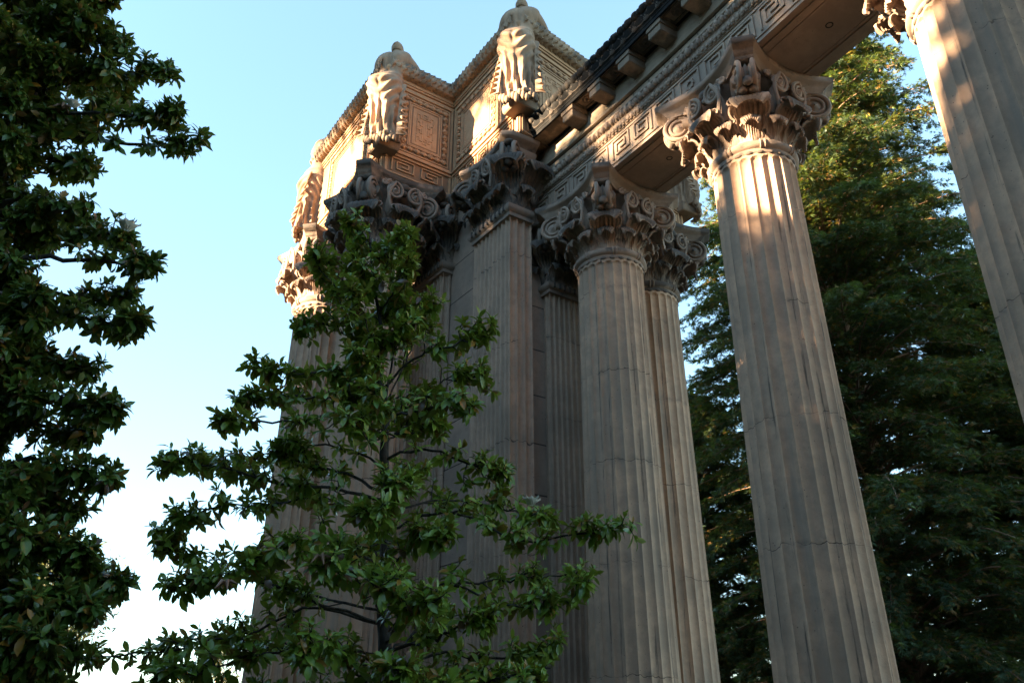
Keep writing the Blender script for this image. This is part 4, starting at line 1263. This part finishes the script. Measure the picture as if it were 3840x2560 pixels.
pod(lm_, at_px(145, 245, Y1 - .5) - np.array(tr[0]))

# ------------------------------------------------------------------ redwoods
def redwood_meshes(H, Rmax, nb, seed, gaps=.25, zmin=1.5, top_r=.25, spray=.42):
    rg = np.random.default_rng(seed)
    b = MB(); b.tube([(0, 0, -.2), (0, 0, H * .4), (.1, 0, H)], [.55, .38, .04], 12)
    P, D, Nn, Ln, Wd, Dr, rr = [], [], [], [], [], [], []
    for k in range(nb):
        u = (k + rg.random()) / nb; z = zmin + (H - zmin) * u
        env = Rmax * (1 - ((z / H) ** 2.2) * (1 - top_r)) * (.86 + .14 * min(1, z / (H * .25)))
        if z > H * .93: env *= max(.25, (H - z) / (H * .07))
        a = k * 2.399 + rg.normal(0, .5); L = env * rg.uniform(.62, 1.08)
        if rg.random() < gaps * .5: L *= .6
        sg = rg.uniform(-.05, .18)
        t = np.linspace(0, 1, 9); zz = z + L * (.18 * np.sin(t * 2.2) - .22 * t ** 2) + sg * L * t
        pts = np.stack([np.cos(a + .25 * sg * t) * L * t, np.sin(a + .25 * sg * t) * L * t, zz], -1)
        b.tube(pts, np.linspace(.055, .012, 9), 5, caps=False)
        # secondary branchlets carrying the sprays
        nsec = int(6 + 5.0 * L)
        tone = rg.random()
        for q in range(nsec):
            w = .06 + .94 * rg.random() ** .7; i = min(7, int(w * 8)); p = pts[i] + (pts[i + 1] - pts[i]) * (w * 8 - i)
            out = unit(pts[i + 1] - pts[i]); sd = np.array([-out[1], out[0], 0]) * rg.choice([-1, 1])
            d = unit(out * rg.uniform(.4, 1) + sd * rg.uniform(.2, 1) + np.array([0, 0, rg.uniform(-.25, .35)]))
            l = rg.uniform(.5, 1.25) * (1.1 - .4 * w)
            n = int(9 + l * 11)
            s = np.sort(rg.random(n)); base = p + d * (l * s)[:, None] - np.array([0, 0, .18]) * (s ** 2 * l)[:, None] + rg.normal(0, .05, (n, 3))
            sgn = np.where(np.arange(n) % 2, 1, -1)[:, None]; lat = unit(np.cross(d, [0, 0, 1.0]))
            dd = unit(d * .75 + sgn * lat * rg.uniform(.3, .9, (n, 1)) + rg.normal(0, .28, (n, 3)) + np.array([0, 0, -.12]))
            P.append(base); D.append(dd); Nn.append(unit(np.array([0, 0, 1.0]) + rg.normal(0, .5, (n, 3))))
            ln = spray * rg.uniform(.6, 1.2, n); Ln.append(ln); Wd.append(ln * rg.uniform(.10, .17, n)); Dr.append(rg.uniform(0, .3, n))
            rr.append(np.clip(tone * .6 + .4 * rg.random(n), 0, 1))
    P, D, Nn, Ln, Wd, Dr, rr = [np.concatenate(x) for x in (P, D, Nn, Ln, Wd, Dr, rr)]
    # every spray becomes three narrow blades
    P3, D3, N3, L3, W3, R3 = [], [], [], [], [], []
    sd = unit(np.cross(D, Nn))
    for off, f in ((0, 1), (.42, .72), (-.42, .72), (.8, .5), (-.8, .5)):
        P3.append(P + D * (Ln * .12 * abs(off))[:, None]); D3.append(unit(D + sd * off)); N3.append(Nn); L3.append(Ln * f); W3.append(Wd * .8); R3.append(rr)
    P, D, Nn, Ln, Wd, rr = [np.concatenate(x) for x in (P3, D3, N3, L3, W3, R3)]
    cr = blades_mesh("crown", M_RED, P, D, Nn, Ln, Wd, rr)
    return b.mesh("trunk", M_RBARK, 60), cr
def redwood(me, loc, rz, label, k=1.0, name="redwood_tree", group=None):
    r = empty(name, loc, rz, label, "tree", group); r.scale = (k, k, k)
    put("trunk", me[0], r); put("crown", me[1], r); return r
RW1 = redwood_meshes(36, 8.0, 900, 5, spray=.28)
redwood(RW1, (13.5, 29.0, 0), 0.4, "tall dense redwood behind the right columns, its top lit yellow-green by the sun")
RW2 = redwood_meshes(21, 5.4, 430, 9, spray=.30)
redwood(RW2, (20.5, 31.0, 0), 1.0, "lower dark redwood in shade at the right edge behind the outermost column")

redwood(RW2, (8.4, 34.5, 0), 2.0, "low dark redwood far back, closing the gap under the shaded column's right side", .74)

# ------------------------------------------------------------------ far trees low on the left
def far_tree(loc, H, R, n, seed, mat, label, nm="eucalyptus_tree"):
    rg = np.random.default_rng(seed)
    r = empty(nm, loc, 0, label, "tree")
    b = MB(); b.tube([(0, 0, 0), (.1, .1, H * .5), (0, .2, H * .85)], [.35, .22, .06], 8)
    cl = []
    for k in range(26):
        z = H * rg.uniform(.35, .98); rad = R * math.sin(min(1, (z / H - .2) * 1.25) * PI * .85 + .25) * rg.uniform(.3, 1)
        a = rg.random() * 6.28; c = np.array([rad * math.cos(a), rad * math.sin(a), z]); cl.append(c)
        b.tube([(0, 0, z * .75), c * .6 + np.array([0, 0, z * .34]), c], [.09, .05, .02], 5, caps=False)
    cl = np.array(cl); idx = rg.integers(0, len(cl), n)
    P = cl[idx] + rg.normal(0, 1, (n, 3)) * [R * .17, R * .17, H * .045]
    me = leaves_mesh("crown", mat, P, unit(rg.normal(0, 1, (n, 3)) + [0, 0, -.8]), unit(rg.normal(0, 1, (n, 3)) + [0, 0, .6]), rg.uniform(.35, .7, n), rg.uniform(.10, .2, n), rg.uniform(0, .3, n), rg.random(n), rows=3)
    put("trunk", b.mesh("trunk", M_BARK, 60), r); put("crown", me, r)
    return r
p = at_px(84, 1568, 62); far_tree((p[0], 62, 0), 14.5, 4.2, 9000, 3, M_EUC, "pale hazy eucalyptus far off, low behind the big left magnolia")
p = at_px(475, 1568, 75); far_tree((p[0], 75, 0), 8.0, 2.6, 1800, 4, M_EUC, "small distant sunlit tree whose wispy top just enters at the lower edge")
# ------------------------------------------------------------------ the park to the left, outside the picture: trees that shade the colonnade
def shade_tree(t, lat, H, me, h0, rz, label):
    """t metres from the pier towards the sun, lat metres across"""
    sx, sy = math.sin(SUN_AZ), math.cos(SUN_AZ)
    p = np.array([-1.0, 18.0]) + t * np.array([sx, sy]) + lat * np.array([-sy, sx])
    redwood(me, (p[0], p[1], 0), rz, label, H / h0, group="park trees outside the picture")
RW3 = redwood_meshes(24, 3.3, 300, 13, spray=.36)
LAT = [(-20, 27), (-17, 27), (-14.4, 27), (-11.4, 27.5), (-8.6, 28.5), (-5.8, 19.2), (-4.6, 20.5), (-2.4, 24.0), (-.6, 24.6), (1.2, 24.4), (3.0, 24.6), (4.6, 23.4), (6.6, 20.4), (8.4, 20.0), (10.2, 20.6), (12.2, 20.8), (14.4, 21.5), (17, 22), (20, 22)]
for i, (lat, H) in enumerate(LAT):
    shade_tree(29 + (i % 3) * 1.2, lat, H, RW3, 24, i * 1.7, "unseen redwood added on the left to block stray sunlight")
for i, (lat, H) in enumerate([(-20.5, 34), (-17, 34), (-13.2, 33), (-3, 20.5), (0, 21), (3, 20.5), (6.2, 18.6), (9.4, 18.2), (12.8, 18.4), (16.5, 19), (21, 20)]):  # second unseen row, added to close sun gaps in the first
    shade_tree(35 + (i % 2), lat, H, RW2, 21, i * 2.1, "unseen redwood added on the left to block stray sunlight")
def pine_meshes(z0, z1, R, n, seed):
    rg = np.random.default_rng(seed); b = MB()
    b.tube([(0, 0, 0), (.3, .1, z0 * .5), (0, 0, z0), (.1, 0, z1 * .98)], [.5, .38, .28, .08], 8)
    cl = []
    for k in range(26):
        q = rg.random(); a = rg.random() * 6.28; r = R * math.sqrt(rg.random()) * math.sin(.35 + 2.3 * q); c = np.array([r * math.cos(a), r * math.sin(a), z0 + (z1 - z0) * q]); cl.append(c)
        b.tube([(0, 0, c[2] - .4 * R * .5), c * [.6, .6, 1] - [0, 0, .2], c], [.10, .06, .03], 5, caps=False)
    cl = np.array(cl); idx = rg.integers(0, len(cl), n); P = cl[idx] + rg.normal(0, 1, (n, 3)) * [R * .20, R * .20, (z1 - z0) * .09]
    me = leaves_mesh("crown", M_RED, P, unit(rg.normal(0, 1, (n, 3))), unit(rg.normal(0, 1, (n, 3))), rg.uniform(.4, .8, n), rg.uniform(.14, .26, n), rg.uniform(0, .3, n), rg.random(n), rows=3)
    return b.mesh("trunk", M_BARK, 60), me
PN1 = pine_meshes(28.8, 34.2, 4.2, 9000, 21); PN2 = pine_meshes(24.4, 30.5, 3.2, 4300, 22)  # unseen pines, crown heights chosen for where their shade falls
def pine(me, t, lat, rz, name="shade_pine"):
    sx, sy = math.sin(SUN_AZ), math.cos(SUN_AZ); p = np.array([-1.0, 18.0]) + t * np.array([sx, sy]) + lat * np.array([-sy, sx])
    redwood(me, (p[0], p[1], 0), rz, "unseen high-crowned pine added on the left to cast shade", 1.0, name, "unseen pines added for their shade")
for k, lat in enumerate((-15, -10.5, -6, -1.5, 1.8)): pine(PN1, 33 + (k % 2) * 3, lat, k * 1.3)
pine(PN2, 40, 7.4, 0)
# unseen grove added behind and beside the viewer to dim the sky light
for i in range(26):
    a = math.radians(100 + i * 160 / 25 + rng.uniform(-4, 4)); d = rng.uniform(12, 18); H = rng.uniform(17, 23)
    k = i % 2
    redwood(RW2 if k else RW1, (math.sin(a) * d, math.cos(a) * d - 2, 0), i * 1.3, "unseen redwood added behind the viewer to darken the shade", H / (21 if k else 36), group="park trees outside the picture")
